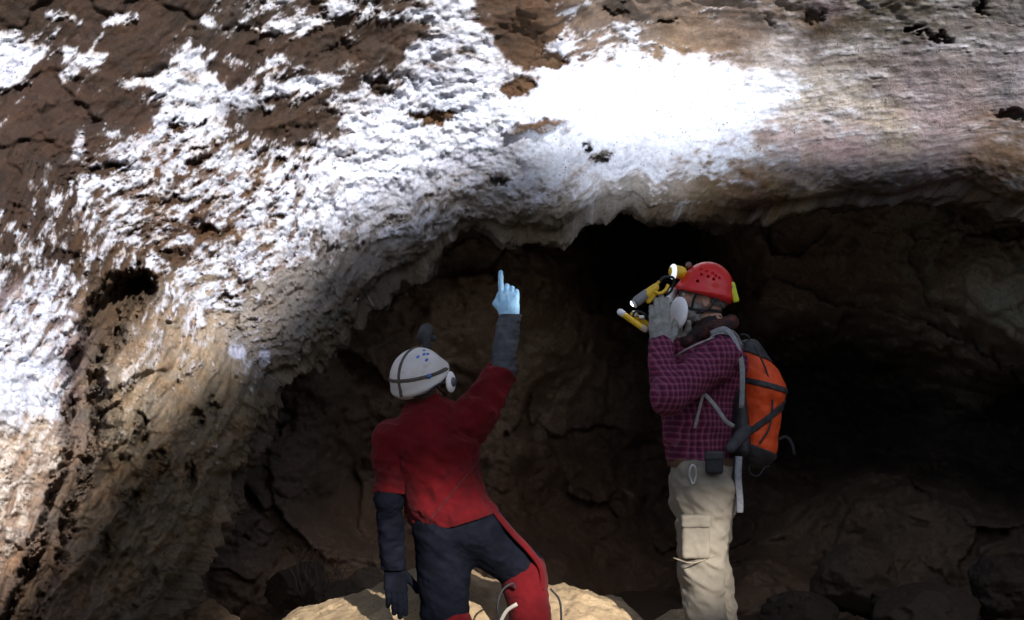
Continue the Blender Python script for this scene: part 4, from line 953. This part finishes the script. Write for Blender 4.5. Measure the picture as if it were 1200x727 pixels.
# respirator of the second man
g_2 = lambda l, f_, u: h2 + R2 @ (np.array([l, f_, u]) * .96)
mk2 = sdf_obj('respirator', [ell(g_2(0, .088, -.050), (.044, .040, .046), .01, R2)], .0035, MASK, man2)
for s_, P_ in ((1, None), (-1, K(528, 448, .02))):
    cc = g_2(s_ * .055, .105, -.050) if P_ is None else P_
    ax_ = nrm(R2 @ np.array([1, .6, -.1])) if P_ is None else nrm([1, -.42, .05]); Rd = basis(ax_, [0, 0, 1])
    sdf_obj('filter_disc', [ell(cc, np.array([.040, .014, .044]), .004, Rd)], .0032, DISC, mk2)
    if P_ is not None: sdf_obj('filter_mount', [cone(g_2(-.03, .09, -.05), cc, .022, .024, .006)], .0035, MASK, mk2)
tube('mask_strap', [K(522, 448, .0), K(512, 452, -.08), K(498, 462, -.10), K(484, 466, -.09)], .006, DARK, mk2, n=8, flat=.35)
hr2 = [ell(h2 + R2 @ np.array([0, -.035, -.02]), (.076, .068, .06), .01, R2)]
sdf_obj('hair', hr2, .004, simple('brown_hair', (.07, .04, .025), .8, .4, 200), man2, noise=lambda P: -.003 * ridge(P * 60, 2))
for s_ in (1, -1):
    tube('chin_strap', [hc2 + R2 @ np.array([s_ * .098, -.03, -.03]), g_2(s_ * .086, .0, -.05), g_2(s_ * .060, .05, -.10)], .005, DARK, hw, n=8, flat=.35)
    sdf_obj('eye', [ell(g_2(s_ * .030, .081, .004), (.0115,) * 3, .001)], .002, EYE, man2)
print('people', time.time() - T0)
#PEOPLE1#
# ------------------------------------------------------------------ light, sky, camera
w = bpy.data.worlds.new('World'); sc.world = w; w.use_nodes = True
nt = w.node_tree; sky = nt.nodes.new('ShaderNodeTexSky'); sky.sky_type = 'NISHITA'; sky.sun_disc = False
sky.sun_elevation = EL; sky.sun_rotation = math.pi - AZ
bg = nt.nodes['Background']; bg.inputs[1].default_value = .075; nt.links.new(sky.outputs[0], bg.inputs[0])
sl = bpy.data.lights.new('sun', 'SUN'); sl.energy = 3.1; sl.angle = math.radians(0.9); sl.color = (1, .96, .92)
so = bpy.data.objects.new('sun', sl); COL.objects.link(so)
from mathutils import Vector, Matrix
so.rotation_euler = Vector(SUN).to_track_quat('Z', 'Y').to_euler(); so.location = (4, -6, 8)
def spot(name, p, target, power, ang, blend=.5, color=(.92, .96, 1), size=.02):
    l = bpy.data.lights.new(name, 'SPOT'); l.energy = power; l.spot_size = math.radians(ang); l.spot_blend = blend; l.color = color; l.shadow_soft_size = size
    o = bpy.data.objects.new(name, l); COL.objects.link(o); o.location = [float(x) for x in p]
    o.rotation_euler = (-(Vector(target) - Vector(p))).to_track_quat('Z', 'Y').to_euler(); return o
cam = bpy.data.cameras.new('camera'); co_ = bpy.data.objects.new('camera', cam); COL.objects.link(co_)
cam.sensor_width = 36; cam.lens = 36 * F / W; cam.clip_end = 500; co_.location = CAM
co_.rotation_euler = (math.pi / 2 + PITCH, 0, 0); sc.camera = co_
spot('torch_beam', J(757, 345, -.155) + adir * .090, at(765, 112, 6.7), 85, 58, 1.0)
spot('torch_glow', tA + nrm(tA - tB) * .03, at(590, 345, 5.9), 3.5, 28, .9)
spot('headlamp_beam', lampc + ld * .05, at(700, 330, 5.75), 1.0, 50, .9)
sc.view_settings.view_transform = 'Standard'; sc.view_settings.look = 'None'; sc.view_settings.gamma = 1
sc.view_settings.exposure = 1.25
sc.cycles.max_bounces = 6; sc.cycles.diffuse_bounces = 4; sc.cycles.use_denoising = True
sc.cycles.sample_clamp_indirect = 6
for o in list(bpy.data.objects):
    if '_org' in o: del o['_org']
print('total', time.time() - T0)
